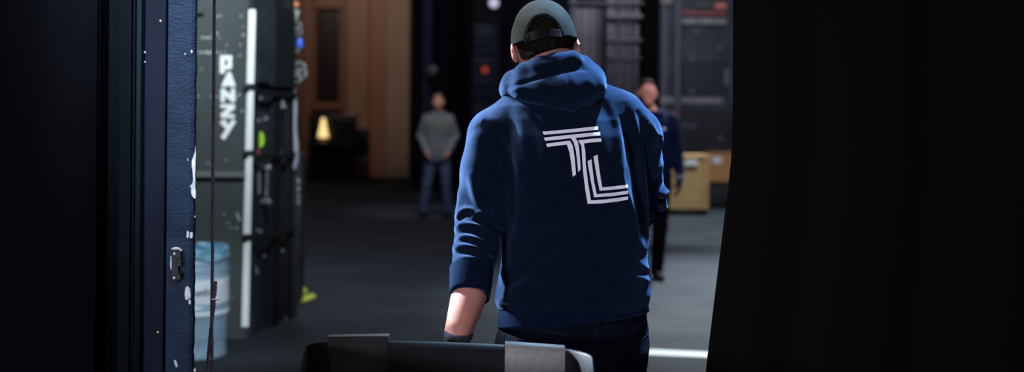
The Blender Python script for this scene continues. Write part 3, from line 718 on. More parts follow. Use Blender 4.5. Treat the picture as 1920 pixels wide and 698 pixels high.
    n1 = Rh @ Vector((0, .96, -.27)); s.cut(H(0, .030, 0), n1)
    n2 = Rh @ Vector((.17, .05, -1)); s.cut(H(0, -.08, -.037), n2)
    for q in (-1, 1): s.ell(H(q*.093, .006, -.028), (.026, .042, .052), np.array(Rh), k=.004, op='s')
    V, Q = s.mesh(); V = relax(V, Q, 2); N = normals(V, Q); V = V+N*wrinkle(V, 60, .0012, (1, 1, .4))[:, None]
    hair = mesh_obj('hair', V, Q, M['hair'], man, smooth=True)
    mb = MB(); pick = np.random.choice(len(V), 2600, replace=False)
    dn = Rh @ Vector((0, 0, -1))
    for i in pick:
        v_ = Vector(V[i]); l = Rh.transposed() @ (v_-hc)
        if l.y > .02 or l.z > .066: continue
        nn = Vector(N[i]); dd = (nn*.28+dn*.9+Vector((random.gauss(0, .22), 0, 0))).normalized(); L_ = random.uniform(.007, .013)*(1 if l.z > -.05 else .6)
        sd = dd.cross(nn).normalized()*.0006; q = v_-nn*.0006
        mb.add([q-sd, q+sd, q+dd*L_, q+nn*.0008], [(0, 1, 2), (0, 2, 3), (1, 3, 2), (0, 3, 1)])
    mb.build('short_strands', M['hair'], hair)
    # ---- glasses (temples run past the ears)
    mb = MB()
    for q in (-1, 1):
        mb.tube([H(q*.070, .098, .006), H(q*.079, .05, .010), H(q*.0855, .004, .010)]+([H(.094, -.012, -.002), H(.095, -.020, -.008)] if q > 0 else [H(-.084, -.002, .004), H(-.082, -.004, 0)]), [.002, .002, .002, .0030, .0036], 8)
    for q in (-1, 1):
        c = H(q*.034, .104, .000); mb.tube([c+Rh @ Vector((.026*math.cos(a_), 0, .019*math.sin(a_))) for a_ in [2*math.pi*i/20 for i in range(21)]], .0016, 6)
    mb.tube([H(-.009, .106, .004), H(.009, .106, .004)], .0016, 6)
    mb.build('spectacles', M['teal_plastic'], man, smooth=True)
    # ---- gloves
    for (w, d_, sd, pn, cu, c1_, c2_) in ((wrl+Vector((0, 0, -.01)), hd, thumb, (0, -1, 0), (.95, 1.0, .6), P(860, 622, -.24), wrl),):
        s = SDF(w-Vector((.12, .14, .22)), w+Vector((.12, .12, .09)), .003)
        hand_prims(s, w, d_, sd, pn, .0022, cu)
        s.rc(c1_, c2_+(c2_-c1_)*.4, .0335, .0315, k=.008); s.rc(c1_-Vector((0, 0, .001)), c1_+(c2_-c1_)*.10, .0372, .0362, k=.003)
        s.cut(P(860, 622, -.24), (.13, -.10, 1))
        V, Q = s.mesh(); V = relax(V, Q, 1)
        mesh_obj('glove', V, Q, M['glove'], man, smooth=True)
    s = SDF(wrr-Vector((.24, .16, .2)), wrr+Vector((.12, .24, .14)), .004)
    hand_prims(s, wrr, (-.5, .6, -.4), (0, .2, 1), (-1, -.2, 0), .002, (.5, .6, .4)); V, Q = s.mesh()
    mesh_obj('glove', relax(V, Q, 1), Q, M['glove'], man, smooth=True)
    return man
MAIN = make_main()

# ================================================================== PEOPLE FURTHER OFF
def far_person(loc, label, J, top, topname, legs, hairmat, hairdrop, turn=0.0, sc=1.0, glove=None, specs=False, arms_glove=(False, False), head_tilt=0.0):
    """stands at loc facing the doorway; J holds joints in metres, x to the picture's right"""
    L = Vector(loc); W = lambda p: L+Vector(p)*sc
    Rz = Matrix.Rotation(math.pi+turn, 3, 'Z') @ Matrix.Rotation(head_tilt, 3, 'X'); hc = W((J['hx'], -.01, 1.655))
    s = SDF(L+Vector((-.42, -.30, -.01)), L+Vector((.42, .30, 1.80)), .0062)
    head_prims(s, hc, Rz, sc)
    s.rc(W((J['hx'], .01, 1.56)), W((0, .01, 1.44)), .053, .062, k=.03)
    s.prof([(L.z+z*sc, L.x+x, L.y+.0, a, b) for z, x, a, b in ((.86, 0, .13, .09), (.95, 0, .155, .10), (1.1, 0, .135, .09), (1.25, 0, .155, .105), (1.38, 0, .165, .10), (1.47, 0, .10, .07))], k=.04)
    for q, k_ in ((-1, 'a'), (1, 'b')):
        sh, el, wr = [W(p) for p in J[k_]]
        s.rc(sh, el, .050, .040, k=.03); s.rc(el, wr, .040, .027, k=.02)
        hand_prims(s, wr, J[k_+'d'], J[k_+'t'], (-q, 0, 0), 0, J.get('curl', (.3, .35, .25)))
        hp, kn, an = [W(p) for p in J['l'+k_]]
        s.rc(hp, kn, .078, .053, k=.03); s.rc(kn, an, .053, .038, k=.02); s.rc(an-Vector((0, 0, .04)), an+Vector((0, -.11, -.06)), .028, .020, k=.01)
    V, Q = s.mesh(); V = relax(V, Q, 1)
    man = mesh_obj('person', V, Q, M['skin_far'], loc=L, smooth=True); tag(man, label, 'person')
    for q in (-1, 1):
        c = hc+Rz @ Vector((q*.031, .0785, .0035)); e = MB().lathe([(.0108*math.sin(t*math.pi/8)+1e-4, -.0108*math.cos(t*math.pi/8)) for t in range(9)], c, 12, 'y').build('eye', M['eye'], man, smooth=True)
        MB().lathe([(.001, -.0113), (.0048, -.0103), (.0048, -.009)], c, 12, 'y').build('iris', M['iris'], e)
    # hair
    s = SDF(hc-Vector((.14, .14, .14)), hc+Vector((.14, .14, .15)), .006)
    s.ell(hc+Rz @ Vector((0, -.014, .024)), (.082, .102, .105), np.array(Rz), k=0); s.ell(hc+Rz @ Vector((0, -.05, -.04)), (.055, .05, .05), np.array(Rz), k=.02)
    s.cut(hc+Rz @ Vector((0, .062+hairdrop, .080)), Rz @ Vector((0, .84, -.54)))
    for q in (-1, 1): s.ell(hc+Rz @ Vector((q*.092, .01, -.02)), (.025, .04, .05), np.array(Rz), k=.004, op='s')
    V, Q = s.mesh(); mesh_obj('hair', relax(V, Q, 2), Q, hairmat, man, smooth=True)
    # top
    s = SDF(L+Vector((-.45, -.30, .80)), L+Vector((.45, .30, 1.58)), .007)
    s.prof([(L.z+z, L.x, L.y, a, b) for z, a, b in ((.865, .170, .118), (.93, .180, .126), (1.1, .172, .120), (1.25, .182, .126), (1.38, .185, .116), (1.455, .125, .085), (1.50, .078, .070))], k=.03)
    s.path([W((-.06, -.07, 1.47)), W((-.085, .0, 1.50)), W((-.05, .075, 1.51)), W((.05, .075, 1.51)), W((.085, 0, 1.50)), W((.06, -.07, 1.47)), W((-.06, -.07, 1.47))], [.020]*7, k=.02)
    for k_ in 'ab':
        sh, el, wr = [W(p) for p in J[k_]]; s.rc(sh, el, .064, .057, k=.03); s.rc(el, wr+(el-wr).normalized()*.02, .057, .041, k=.02)
    V, Q = s.mesh(); V = relax(V, Q, 2); N = normals(V, Q); V = V+N*wrinkle(V, 9, .008, (1, 1, 1.5))[:, None]
    tp = mesh_obj(topname, V, Q, top, man, smooth=True)
    # trousers
    s = SDF(L+Vector((-.35, -.30, .03)), L+Vector((.35, .30, 1.0)), .007)
    s.prof([(L.z+z, L.x, L.y, a, b) for z, a, b in ((.80, .165, .115), (.92, .165, .118), (.985, .16, .115))], k=.03)
    for k_ in 'ab':
        hp, kn, an = [W(p) for p in J['l'+k_]]; s.rc(hp, kn, .092, .070, k=.03); s.rc(kn, an-Vector((0, 0, .03)), .070, .058, k=.02)
    s.cut((0, 0, L.z+.045), (0, 0, -1))
    V, Q = s.mesh(); V = relax(V, Q, 2); N = normals(V, Q); V = V+N*wrinkle(V, 12, .004, (1, 1, 2))[:, None]
    mesh_obj('trousers' if legs is not M['jeans'] else 'jeans', V, Q, legs, man, smooth=True)
    for k_ in 'ab': shoe(man, J['l'+k_][2] and W(J['l'+k_][2]), (.12 if k_ == 'b' else -.12, -1, 0), M['shoe'])
    for k_, on in zip('ab', arms_glove):
        if on:
            wr = W(J[k_][2]); q = -1 if k_ == 'a' else 1
            s = SDF(wr-Vector((.12, .12, .24)), wr+Vector((.12, .12, .10)), .0045)
            hand_prims(s, wr, J[k_+'d'], J[k_+'t'], (-q, 0, 0), .004, J.get('curl', (.3, .35, .25)))
            V, Q = s.mesh(); g = mesh_obj('glove', relax(V, Q, 1), Q, M['glove_dark'], man, smooth=True)
            el = W(J[k_][1]); d_ = (wr-el).normalized()
            MB().tube([wr-d_*.035, wr-d_*.01, wr+d_*.02], [.043, .046, .043], 20).build('glove_cuff', M['grey_knit'], g, smooth=True)
    if specs:
        mb = MB()
        for q in (-1, 1):
            c = hc+Rz @ Vector((q*.033, .106, .004)); mb.tube([c+Rz @ Vector((.024*math.cos(a_), 0, .017*math.sin(a_))) for a_ in [2*math.pi*i/16 for i in range(17)]], .0022, 6)
            mb.tube([hc+Rz @ Vector((q*.056, .104, .008)), hc+Rz @ Vector((q*.082, .0, .010))], .002, 6)
        mb.tube([hc+Rz @ Vector((-.01, .108, .006)), hc+Rz @ Vector((.01, .108, .006))], .002, 6); mb.build('spectacles', M['lens'], man)
    return man, tp
gl = ground(820, 408)
jl = dict(hx=.0, a=[(-.165, 0, 1.42), (-.245, .03, 1.16), (-.165, -.10, .95)], b=[(.165, 0, 1.42), (.245, .03, 1.16), (.165, -.10, .95)],
          ad=(.35, -.25, -1), bd=(-.35, -.25, -1), at=(.3, -1, 0), bt=(-.3, -1, 0),
          la=[(-.085, 0, .86), (-.15, -.02, .48), (-.20, .0, .09)], lb=[(.085, 0, .86), (.12, -.02, .48), (.155, .0, .09)])
mA, tA = far_person((gl.x, gl.y, 0), 'person in grey hoodie and blue jeans standing by the taupe column, hands at pockets', jl, M['grey_knit'], 'hoodie', M['jeans'], M['hair_red'], .004)
mb = MB(); o = Vector((gl.x, gl.y, 0))
mb.tube([o+Vector((-.055, -.115, 1.45)), o+Vector((-.02, -.145, 1.33)), o+Vector((.0, -.150, 1.22)), o+Vector((.02, -.145, 1.33)), o+Vector((.055, -.115, 1.45))], .009, 8); mb.build('lanyard', M['lanyard'], mA, smooth=True)
Yr = 11.4; xr = at(1223, 226, Yr).x
jr = dict(hx=-.045, a=[(-.165, 0, 1.42), (-.21, .02, 1.14), (-.20, -.05, .89)], b=[(.165, 0, 1.42), (.222, .02, 1.14), (.240, -.05, .905)],
          ad=(0, -.1, -1), bd=(.0, -.1, -1), at=(.2, -1, 0), bt=(-.2, -1, 0),
          la=[(-.085, 0, .86), (-.10, -.02, .48), (-.10, .0, .09)], lb=[(.085, 0, .86), (.075, -.02, .48), (.045, -.03, .09)])
mB, tB = far_person((xr, Yr, 0), 'person with receding dark hair and glasses in navy sweatshirt, partly behind the hooded man', jr, M['navy_far'], 'sweatshirt', M['black_cloth'], M['hair_dark'], -.012, turn=.12, specs=True, arms_glove=(False, True))
mb = MB(); c = Vector((xr+.085, Yr-.137, 1.335)); mb.bev(c-Vector((.018, .004, .010)), c+Vector((.018, .004, .010)), .003, 2); mb.build('chest_logo', M['logo'], tB)
# ================================================================== THE SETTING
mb = MB(); mb.box((-14, -3, -.1), (14, 33, 0)); struct('floor', mb, M['floor'])
mb = MB(); mb.box((-14, -3, 9), (14, 33, 9.1)); struct('ceiling', mb, M['black_wall'])
mb = MB(); mb.box((-14, 32.6, 0), (14, 33, 9)); struct('wall_back', mb, M['black_wall'])
mb = MB(); mb.box((-14, -3, 0), (-13.8, 32.6, 9)); struct('wall_left', mb, M['black_wall'])
mb = MB(); mb.box((13.8, -3, 0), (14, 32.6, 9)); struct('wall_right', mb, M['black_wall'])
mb = MB(); mb.box((-13.8, -3, 0), (13.8, -2.8, 9)); struct('wall_front', mb, M['black_wall'])

def X(px, Y, py=300): return at(px, py, Y).x
ZT = 3.3
# the doorway we look through: black wall, steel frame and plastered reveal
x1 = X(186, 2.9); x2 = X(245, 2.96); x3 = X(267, 2.98); x4 = X(311, 3.0); x5 = X(367, 3.01)
mb = MB(); mb.box((-6, 2.9, 0), (x1, 3.12, 9)); mb.box((x1-.012, 2.885, 0), (x1-.002, 2.9, ZT)); struct('wall_stage_left', mb, M['near_wall'])
mb = MB(); mb.box((2.6, 3.15, 0), (6, 3.4, 9)); struct('wall_stage_right', mb, M['near_wall'])
mb = MB(); mb.box((x5+.0, 3.16, ZT), (2.6, 3.4, 9)); struct('wall_lintel', mb, M['near_wall'])
f1 = MB(); f1.box((x1+.001, 2.96, 0), (x2-.001, 3.12, ZT)); f1.box((x1+.06, 2.952, 0), (x1+.064, 2.96, ZT)); d1 = struct('door_1', f1, M['frame_dark'], 'dark blue-black steel door frame left of the opening')
m_ = MB(); m_.add([(x2, 2.972, 0), (x2+.008, 2.966, 0), (x3-.003, 2.972, 0), (x3-.001, 3.1, 0), (x2, 3.1, 0), (x2, 2.972, ZT), (x2+.008, 2.966, ZT), (x3-.003, 2.972, ZT), (x3-.001, 3.1, ZT), (x2, 3.1, ZT)],
                [(0, 1, 6, 5), (1, 2, 7, 6), (2, 3, 8, 7), (3, 4, 9, 8), (4, 0, 5, 9), (4, 3, 2, 1, 0), (5, 6, 7, 8, 9)]); m_.build('frame_bead', M['frame_teal'], d1)
m_ = MB(); m_.bev((x3, 2.990, 0), (x4, 3.11, ZT), .003, 2); m_.build('frame_board', M['frame_purple'], d1)
for px, py in ((303, 122), (296, 181), (332, 438)):
    pass
# plaster column with a worn outer corner
bm = bmesh.new(); nz = 260; rng = random.Random(3)
from mathutils import noise as _ns
prof = []
for i in range(nz+1):
    z = ZT*i/nz; e = _ns.noise(Vector((0, 0, z*22)))*.0022+_ns.noise(Vector((3, 0, z*70)))*.0010
    if z < 1.05: e += _ns.noise(Vector((9, 0, z*45)))*.002
    lean = (z-1.4)*0
    prof.append([(x4+.0005, 3.006, z), (x4+.003, 3.0, z), (x5-.010+e, 3.0, z), (x5-.003+e*1.3, 3.004, z), (x5+e, 3.014, z), (x5*1.10-.03, 3.36, z), (x4*1.12, 3.36, z)])
V = [p for r in prof for p in r]; n = 7
Fq = [(i*n+j, i*n+(j+1) % n, (i+1)*n+(j+1) % n, (i+1)*n+j) for i in range(nz) for j in range(n)]+[tuple(range(n))[::-1], tuple(nz*n+j for j in range(n))]
mb = MB(); mb.add(V, Fq); pl = struct('trim_1', mb, M['plaster'], 'blue rough-plastered edge of the doorway'); bm.free()
def chip(poly, Y=2.9992, parent=pl, m='chip', d=.0022):
    c = catmull(poly+[poly[0]], 3)[:-1]
    mb = MB(); q = []
    for x, y in c: q.append(at(x+rng.uniform(-.6, .6), y+rng.uniform(-.6, .6), Y))
    for v_ in q: v_.y = Y
    mb.prism(q, (0, d, 0)); mb.build('paint_chip', M[m], parent)
for poly in ([(366.5, 273), (364.5, 290), (360, 299), (359.5, 312), (361.5, 330), (361, 342), (356.5, 349), (358.5, 354), (358.5, 362), (361, 369), (366.5, 371), (366, 340), (366.8, 305)],
             [(352, 296), (350.5, 300), (353.5, 302)], [(350.5, 433), (349.5, 444), (352, 447), (354.5, 436)], [(356.5, 435), (356, 445), (360, 447), (361.5, 438)],
             [(348, 540), (346.5, 549), (347, 560), (350, 563), (353, 560), (357, 559), (356.5, 545), (352, 536)], [(353, 562), (354.5, 571), (357, 570), (356.5, 562)],
             [(358.5, 93), (357.5, 97), (359.5, 99), (360.5, 95)], [(347, 99), (346, 102), (348.5, 103)], [(326, 676), (329, 688), (333, 687), (330, 676)],
             [(321, 466), (331, 463), (341, 468), (338, 471), (326, 470)], [(320, 480), (318.5, 495), (320.5, 507), (323, 500), (322, 482)], [(365, 403), (364.5, 408), (366.5, 408)],
             [(367, 690), (363, 694), (364, 697), (367, 697)]):
    chip(poly)
for px, py, rr_ in ((301, 39, 1.7), (272, 98, 1.6), (272, 116, 1.4), (296, 623, 1.6)):
    c = at(px, py, 2.9898); m_ = MB(); m_.bev(c-Vector((rr_/900, .0006, rr_/800)), c+Vector((rr_/900, .0006, rr_/800)), .0004, 1); m_.build('paint_chip', M['chip' if py != 623 else 'brass'], d1)
# strike plate let into the plaster
a = at(322, 468, 2.9950); b = at(343, 528, 2.9950)
sp = bpy.data.objects.new('latch_plate', None); COL.objects.link(sp); sp.location = ((a.x+b.x)/2, 2.9960, b.z)
tag(sp, 'small black metal latch plate fixed in the blue plaster doorway edge', 'latch')
m_ = MB(); m_.bev((a.x, 2.9920, b.z), (b.x-.010, 2.9998, a.z), .0015, 2); m_.build('plate', M['latch'], sp)
c = at(337, 490, 2.9950); m_ = MB(); m_.bev((b.x-.014, 2.9860, c.z-.012), (b.x-.001, 2.9998, c.z+.006), .002, 2); m_.bev((b.x-.016, 2.9850, b.z+.004), (b.x-.003, 2.9998, b.z+.020), .002, 2); m_.bev((b.x-.016, 2.9850, a.z-.022), (b.x-.003, 2.9998, a.z-.004), .002, 2); m_.build('keeper', M['latch'], sp)
for zz_ in (a.z-.010, b.z+.008):
    m_ = MB(); m_.lathe([(.0001, 2.9895), (.003, 2.9900), (.0034, 2.99200)], (a.x+.008, 0, zz_), 12, 'y'); m_.build('screw', M['steel'], sp)

# ------------------------------------------------------------------ black drape on the right
def drape(name, xs, Y, z0, z1, m, depth, wl, n=220, nzz=36, left=None, label=None, cat=None, group=None, seed=0, th=.006):
    V = []
    for j in range(nzz+1):
        z = z0+(z1-z0)*j/nzz
        xa = left(z) if left else xs[0]
        for i in range(n+1):
            t = i/n; x = xa+(xs[1]-xa)*t; xr_ = xs[0]+(xs[1]-xs[0])*t
            w = math.sin(xr_*2*math.pi/wl+seed+.6*math.sin(xr_*5.1+seed))+.35*math.sin(xr_*2*math.pi/wl*2.3+seed*2)
            V.append((x, Y+depth*w*(.75+.25*math.sin(z*1.3+xr_*3))*(min(1, t*8+.1)), z))
    Fc = [(j*(n+1)+i, j*(n+1)+i+1, (j+1)*(n+1)+i+1, (j+1)*(n+1)+i) for j in range(nzz) for i in range(n)]
    o = mesh_obj(name, V, Fc, m, loc=((xs[0]+xs[1])/2, Y, z0), smooth=True)
    so = o.modifiers.new('thick', 'SOLIDIFY'); so.thickness = th; so.offset = 1
    return tag(o, label, cat, group)
YD = 3.08
pe = [(ZT, 1374), (at(0, 0, YD).z, 1374), (at(0, 150, YD).z, 1374), (at(0, 270, YD).z, 1372), (at(0, 330, YD).z, 1366), (at(0, 500, YD).z, 1345), (at(0, 698, YD).z, 1321), (0, 1278)]
def edge(z):
    pts = sorted(pe); zz = [p[0] for p in pts]; px = float(np.interp(z, zz, [p[1] for p in pts]))
    return at(px, HY-(z-CZ)/YD*F, YD).x
drape('black_drape', (X(1374, YD), 2.85), YD, .004, ZT-.02, M['velvet'], .035, .34, left=edge, n=260, nzz=60, label='tall black velvet drape filling the right side of the doorway, near edge pulled aside', cat='drape', seed=1.2)

# ------------------------------------------------------------------ rope
def rope_pts(pts, step=.004):
    out = []
    for i in range(len(pts)-1):
        a, b = Vector(pts[i]), Vector(pts[i+1]); k = max(1, int((b-a).length/step)); out += [a.lerp(b, j/k) for j in range(k)]
    return out+[Vector(pts[-1])]
def twisted(mb, pts, R, strands=3, pitch=.030):
    C = rope_pts(pts); d = 0; paths = [[] for _ in range(strands)]
    for i, c in enumerate(C):
        if i: d += (C[i]-C[i-1]).length
        t = (C[min(i+1, len(C)-1)]-C[max(i-1, 0)]).normalized(); u = t.cross(Vector((0, 1, 0))).normalized(); w = t.cross(u)
        for k in range(strands):
            a = 2*math.pi*(d/pitch+k/strands); paths[k].append(c+(u*math.cos(a)+w*math.sin(a))*R*.5)
    for p in paths: mb.tube(p, R*.60, 6)
YR = 3.22
rp = root('hanging_rope', (at(398, 400, YR).x, YR, 0), 'thin grey twisted rope hanging down in the doorway, doubled back and zip-tied near its end', 'rope')
tie = at(397, 560, YR); low = at(386, 800, YR)
p0 = at(402, 0, YR); pT = Vector((p0.x+(ZT-p0.z)*.009, YR, ZT))
mb = MB(); twisted(mb, [pT, p0, at(401, 150, YR), at(399.5, 300, YR), at(398.5, 480, YR), at(397.5, 560, YR), at(397, 620, YR), at(398, 700, YR), at(397, 800, YR), at(395, 860, YR), at(391, 885, YR), at(386, 870, YR), at(385, 800, YR), at(388, 700, YR), at(395, 620, YR), at(401, 575, YR), at(402.5, 553, YR), at(404.5, 528, YR)], .0042)
mb.build('rope_line', M['rope'], rp, smooth=True)
mb = MB(); c = at(399.5, 561, YR); mb.tube([c+Vector((.0075*math.cos(t), .006*math.sin(t), 0)) for t in [2*math.pi*i/16 for i in range(17)]], .0016, 6)
mb.bev(c+Vector((.006, -.006, -.003)), c+Vector((.016, .003, .005)), .002, 3); mb.build('zip_tie', M['ziptie'], rp, smooth=True)

# ------------------------------------------------------------------ wheeled bin in front
def make_bin():
    Yf, Yn = 3.00, 2.38; cx = -.142; W_ = .324; zt = .874; BOW = .045
    wy = lambda x: -.03*(x-cx)-BOW*((x-cx)/W_)**2
    r = root('wheeled_bin', (cx, (Yf+Yn)/2, 0), 'open black moulded plastic bin in the foreground with raised tabs on its rim', 'bin')
    def ring(w, yf, yn, rad, z, off=0, tilt=True):
        pts = []; n = 10; cyf, cyn = yf, yn
        cs = [(w-rad, cyf-rad, 0), (-(w-rad), cyf-rad, 90), (-(w-rad), cyn+rad, 180), (w-rad, cyn+rad, 270)]
        for qx, qy, a0 in cs:
            for k in range(n+1):
                a = math.radians(a0+90*k/n); x = qx+(rad+off*(.25 if off > .01 else 1))*math.cos(a); y = qy+(rad+off)*math.sin(a)
                tp = 1-(.37 if x < 0 else .14)*max(0, Yf-y); pts.append(Vector((cx+x*tp, y+wy(cx+x), z-.022*x)))
            if a0 == 0:
                m_ = 24
                for k in range(1, m_): x = (w-rad)*(1-2*k/m_); pts.append(Vector((cx+x, cyf+off+wy(cx+x), z-.022*x)))
        return pts
    prof_ = [  # (inset w, yf, yn, rad, z, off)
        (.272, Yf-.075, Yn+.06, .05, .10, 0), (.288, Yf-.055, Yn+.04, .055, .14, 0), (W_-.004, Yf-.004, Yn+.004, .060, zt-.055, 0), (W_-.002, Yf-.002, Yn+.002, .061, zt-.03, .028), (W_, Yf, Yn, .062, zt-.008, .030), (W_, Yf, Yn, .062, zt, .027), (W_, Yf, Yn, .062, zt+.001, .004),
        (W_, Yf, Yn, .062, zt-.004, -.001), (W_-.004, Yf-.006, Yn+.006, .059, zt-.05, -.001), (.286, Yf-.058, Yn+.043, .054, .15, -.002), (.262, Yf-.08, Yn+.07, .045, .115, 0)]
    rings = [ring(*p) for p in prof_]; n = len(rings[0]); V = [v for q in rings for v in q]
    Fq = [(i*n+j, i*n+(j+1) % n, (i+1)*n+(j+1) % n, (i+1)*n+j) for i in range(len(rings)-1) for j in range(n)]+[tuple(range(n))[::-1], tuple((len(rings)-1)*n+j for j in range(n))]
    mb = MB(); mb.add(V, Fq); mb.build('tub', M['bin_tub'], r, smooth=True)
    for (xa, xb, h0, nm) in ((617, 729, 628, 'rim_tab'), (947, 1058, 642, 'rim_tab')):
        A = at(xa, h0, Yf); B = at(xb, h0+(1 if xa < 700 else 4), Yf); zt_ = (A.z+B.z)/2
        yA, yB = Yf+wy(A.x), Yf+wy(B.x); zr = lambda x: zt-.022*(x-cx); zA, zB = zr(A.x), zr(B.x)
        def prof_at(x, y, zz_, top): return [Vector((x, y-.059, .18)), Vector((x, y-.0045, zz_-.003)), Vector((x, y-.0040, top-.002)), Vector((x, y-.0020, top)), Vector((x, y+.028, top)), Vector((x, y+.030, top-.003)), Vector((x, y+.030, zz_-.03)), Vector((x, y+.012, zz_-.035)), Vector((x, y-.045, .18))]
        pa, pb = prof_at(A.x, yA, zA, A.z), prof_at(B.x, yB, zB, B.z); n_ = len(pa)
        mb = MB(); mb.add(pa+pb, [tuple(range(n_)), tuple(range(2*n_-1, n_-1, -1))]+[(i, i+n_, (i+1) % n_+n_, (i+1) % n_) for i in range(n_)])
        mb.build(nm, M['bin'], r)
    # grip bar on the far side
    hx = P(858, 632, -.25).x-.004
    mb = MB(); mb.tube([(hx-.13, 3.025, .765), (hx-.13, 3.085, .765), (hx-.118, 3.105, .765), (hx+.118, 3.105, .765), (hx+.13, 3.085, .765), (hx+.13, 3.02, .765)], .013, 14); mb.build('grip_bar', M['bin'], r, smooth=True)
    for sx in (-1, 1):
        for yy in (Yf-.12, Yn+.11):
            x = cx+sx*.22
            mb = MB(); mb.lathe([(.012, -.016), (.045, -.016), (.05, -.010), (.05, .010), (.045, .016), (.012, .016)], (x, yy, .05), 24, 'x'); wh = mb.build('wheel', M['rubber'], r, smooth=True)
            mb = MB(); mb.box((x-.024, yy-.015, .045), (x-.019, yy+.015, .105)); mb.box((x+.019, yy-.015, .045), (x+.024, yy+.015, .105)); mb.box((x-.024, yy-.02, .096), (x+.024, yy+.02, .104)); mb.build('caster_fork', M['steel'], wh)
    return r
BIN = make_bin()

# ------------------------------------------------------------------ drum behind the doorway edge
def make_drum():
    Yd = 7.55; c = ground(366, 668); c = Vector((at(360, 300, Yd).x, Yd, 0)); R = at(427, 500, Yd).x-c.x
    r = root('metal_drum', c, 'grey-blue metal drum with white label and blue sheet over its top', 'drum')
    z = lambda py: max(0, at(380, py, Yd-R*.6).z)
    H_ = z(484)
    pr = [(R*.93, .0), (R*.965, .004), (R*.975, .03), (R*.95, .05), (R*.96, .11), (R*.975, .125), (R*.96, .14), (R*.965, .17), (R*.975, .185), (R*.96, .20), (R*.99, z(600)), (R*1.0, z(585))]
    pr += [(R*1.02, z(582)), (R*1.02, z(577)), (R*.99, z(574)), (R*.985, z(571)), (R*1.0, z(566)), (R*1.0, z(530)), (R*1.005, z(522)), (R*.99, z(518)), (R*.985, z(512)), (R*.998, z(509)), (R*.985, z(505)), (R*.975, z(498)), (R*.985, z(495)), (R*.97, z(490)), (R*.96, H_), (R*.93, H_+.004)]
    mb = MB(); mb.lathe(pr, c, 72); d_ = mb.build('drum_body', M['drum'], r, smooth=True)
    Rl = R*1.005+.002
    def wrap(u, zz_, off=0): a = -math.pi/2+u/Rl; return c+Vector(((Rl+off)*math.cos(a), (Rl+off)*math.sin(a), zz_))
    def band(z0, z1, name, m, off=.001):
        V = []; n = 64
        for i in range(n): 
            a = 2*math.pi*i/n
            for rr_, zz_ in ((Rl+off, z0), (Rl+off, z1), (Rl-.004, z1), (Rl-.004, z0)): V.append(c+Vector((rr_*math.cos(a), rr_*math.sin(a), zz_)))
        return mesh_obj(name, V, [(i*4+j, ((i+1) % n)*4+j, ((i+1) % n)*4+(j+1) % 4, i*4+(j+1) % 4) for i in range(n) for j in range(4)], m, r, smooth=False)
    lab = band(z(570), z(524), 'label_band', M['drum_white']); band(z(591), z(583), 'label_band', M['drum_white'], .002)
    cu = bpy.data.curves.new('t', 'FONT'); cu.body = 'Reethill'; cu.size = .062; cu.extrude = 0; cu.offset = .0008
    to = bpy.data.objects.new('t', cu); COL.objects.link(to); dg = bpy.context.evaluated_depsgraph_get(); me = bpy.data.meshes.new_from_object(to.evaluated_get(dg))
    u0 = .022; zc = z(553)
    V = [wrap(v.co.x*.96+u0, zc+v.co.y, .003) for v in me.vertices]; Fq = [tuple(p.vertices) for p in me.polygons]
    o = mesh_obj('lettering', V, Fq, M['drum_ink'], lab); so = o.modifiers.new('t', 'SOLIDIFY'); so.thickness = .001
    bpy.data.objects.remove(to)
    # blue plastic sheet, sagging over the top
    V = []; n = 72; rows = 9
    for j in range(rows):
        t = j/(rows-1)
        for i in range(n):
            a = 2*math.pi*i/n; q = .5+.5*math.sin(a*7)+.3*math.sin(a*17)
            rad = R*(1.0+.02*math.sin(a*9+j)*t) if t > .3 else R*(.15+.85*(t/.3)**.6)
            zz_ = H_+.052+(.010*math.sin(a*3))-.062*max(0, (t-.3)/.7)*(1+.12*q)+(.0 if t > .3 else .012*(1-t/.3))
            V.append(c+Vector((rad*math.cos(a), rad*math.sin(a), zz_)))
    Fq = [(j*n+i, j*n+(i+1) % n, (j+1)*n+(i+1) % n, (j+1)*n+i) for j in range(rows-1) for i in range(n)]+[tuple(range(n))]
    o = mesh_obj('blue_plastic_sheet', V, Fq, M['blue_bag'], r, smooth=True); so = o.modifiers.new('t', 'SOLIDIFY'); so.thickness = .003
    return r
DRUM = make_drum()

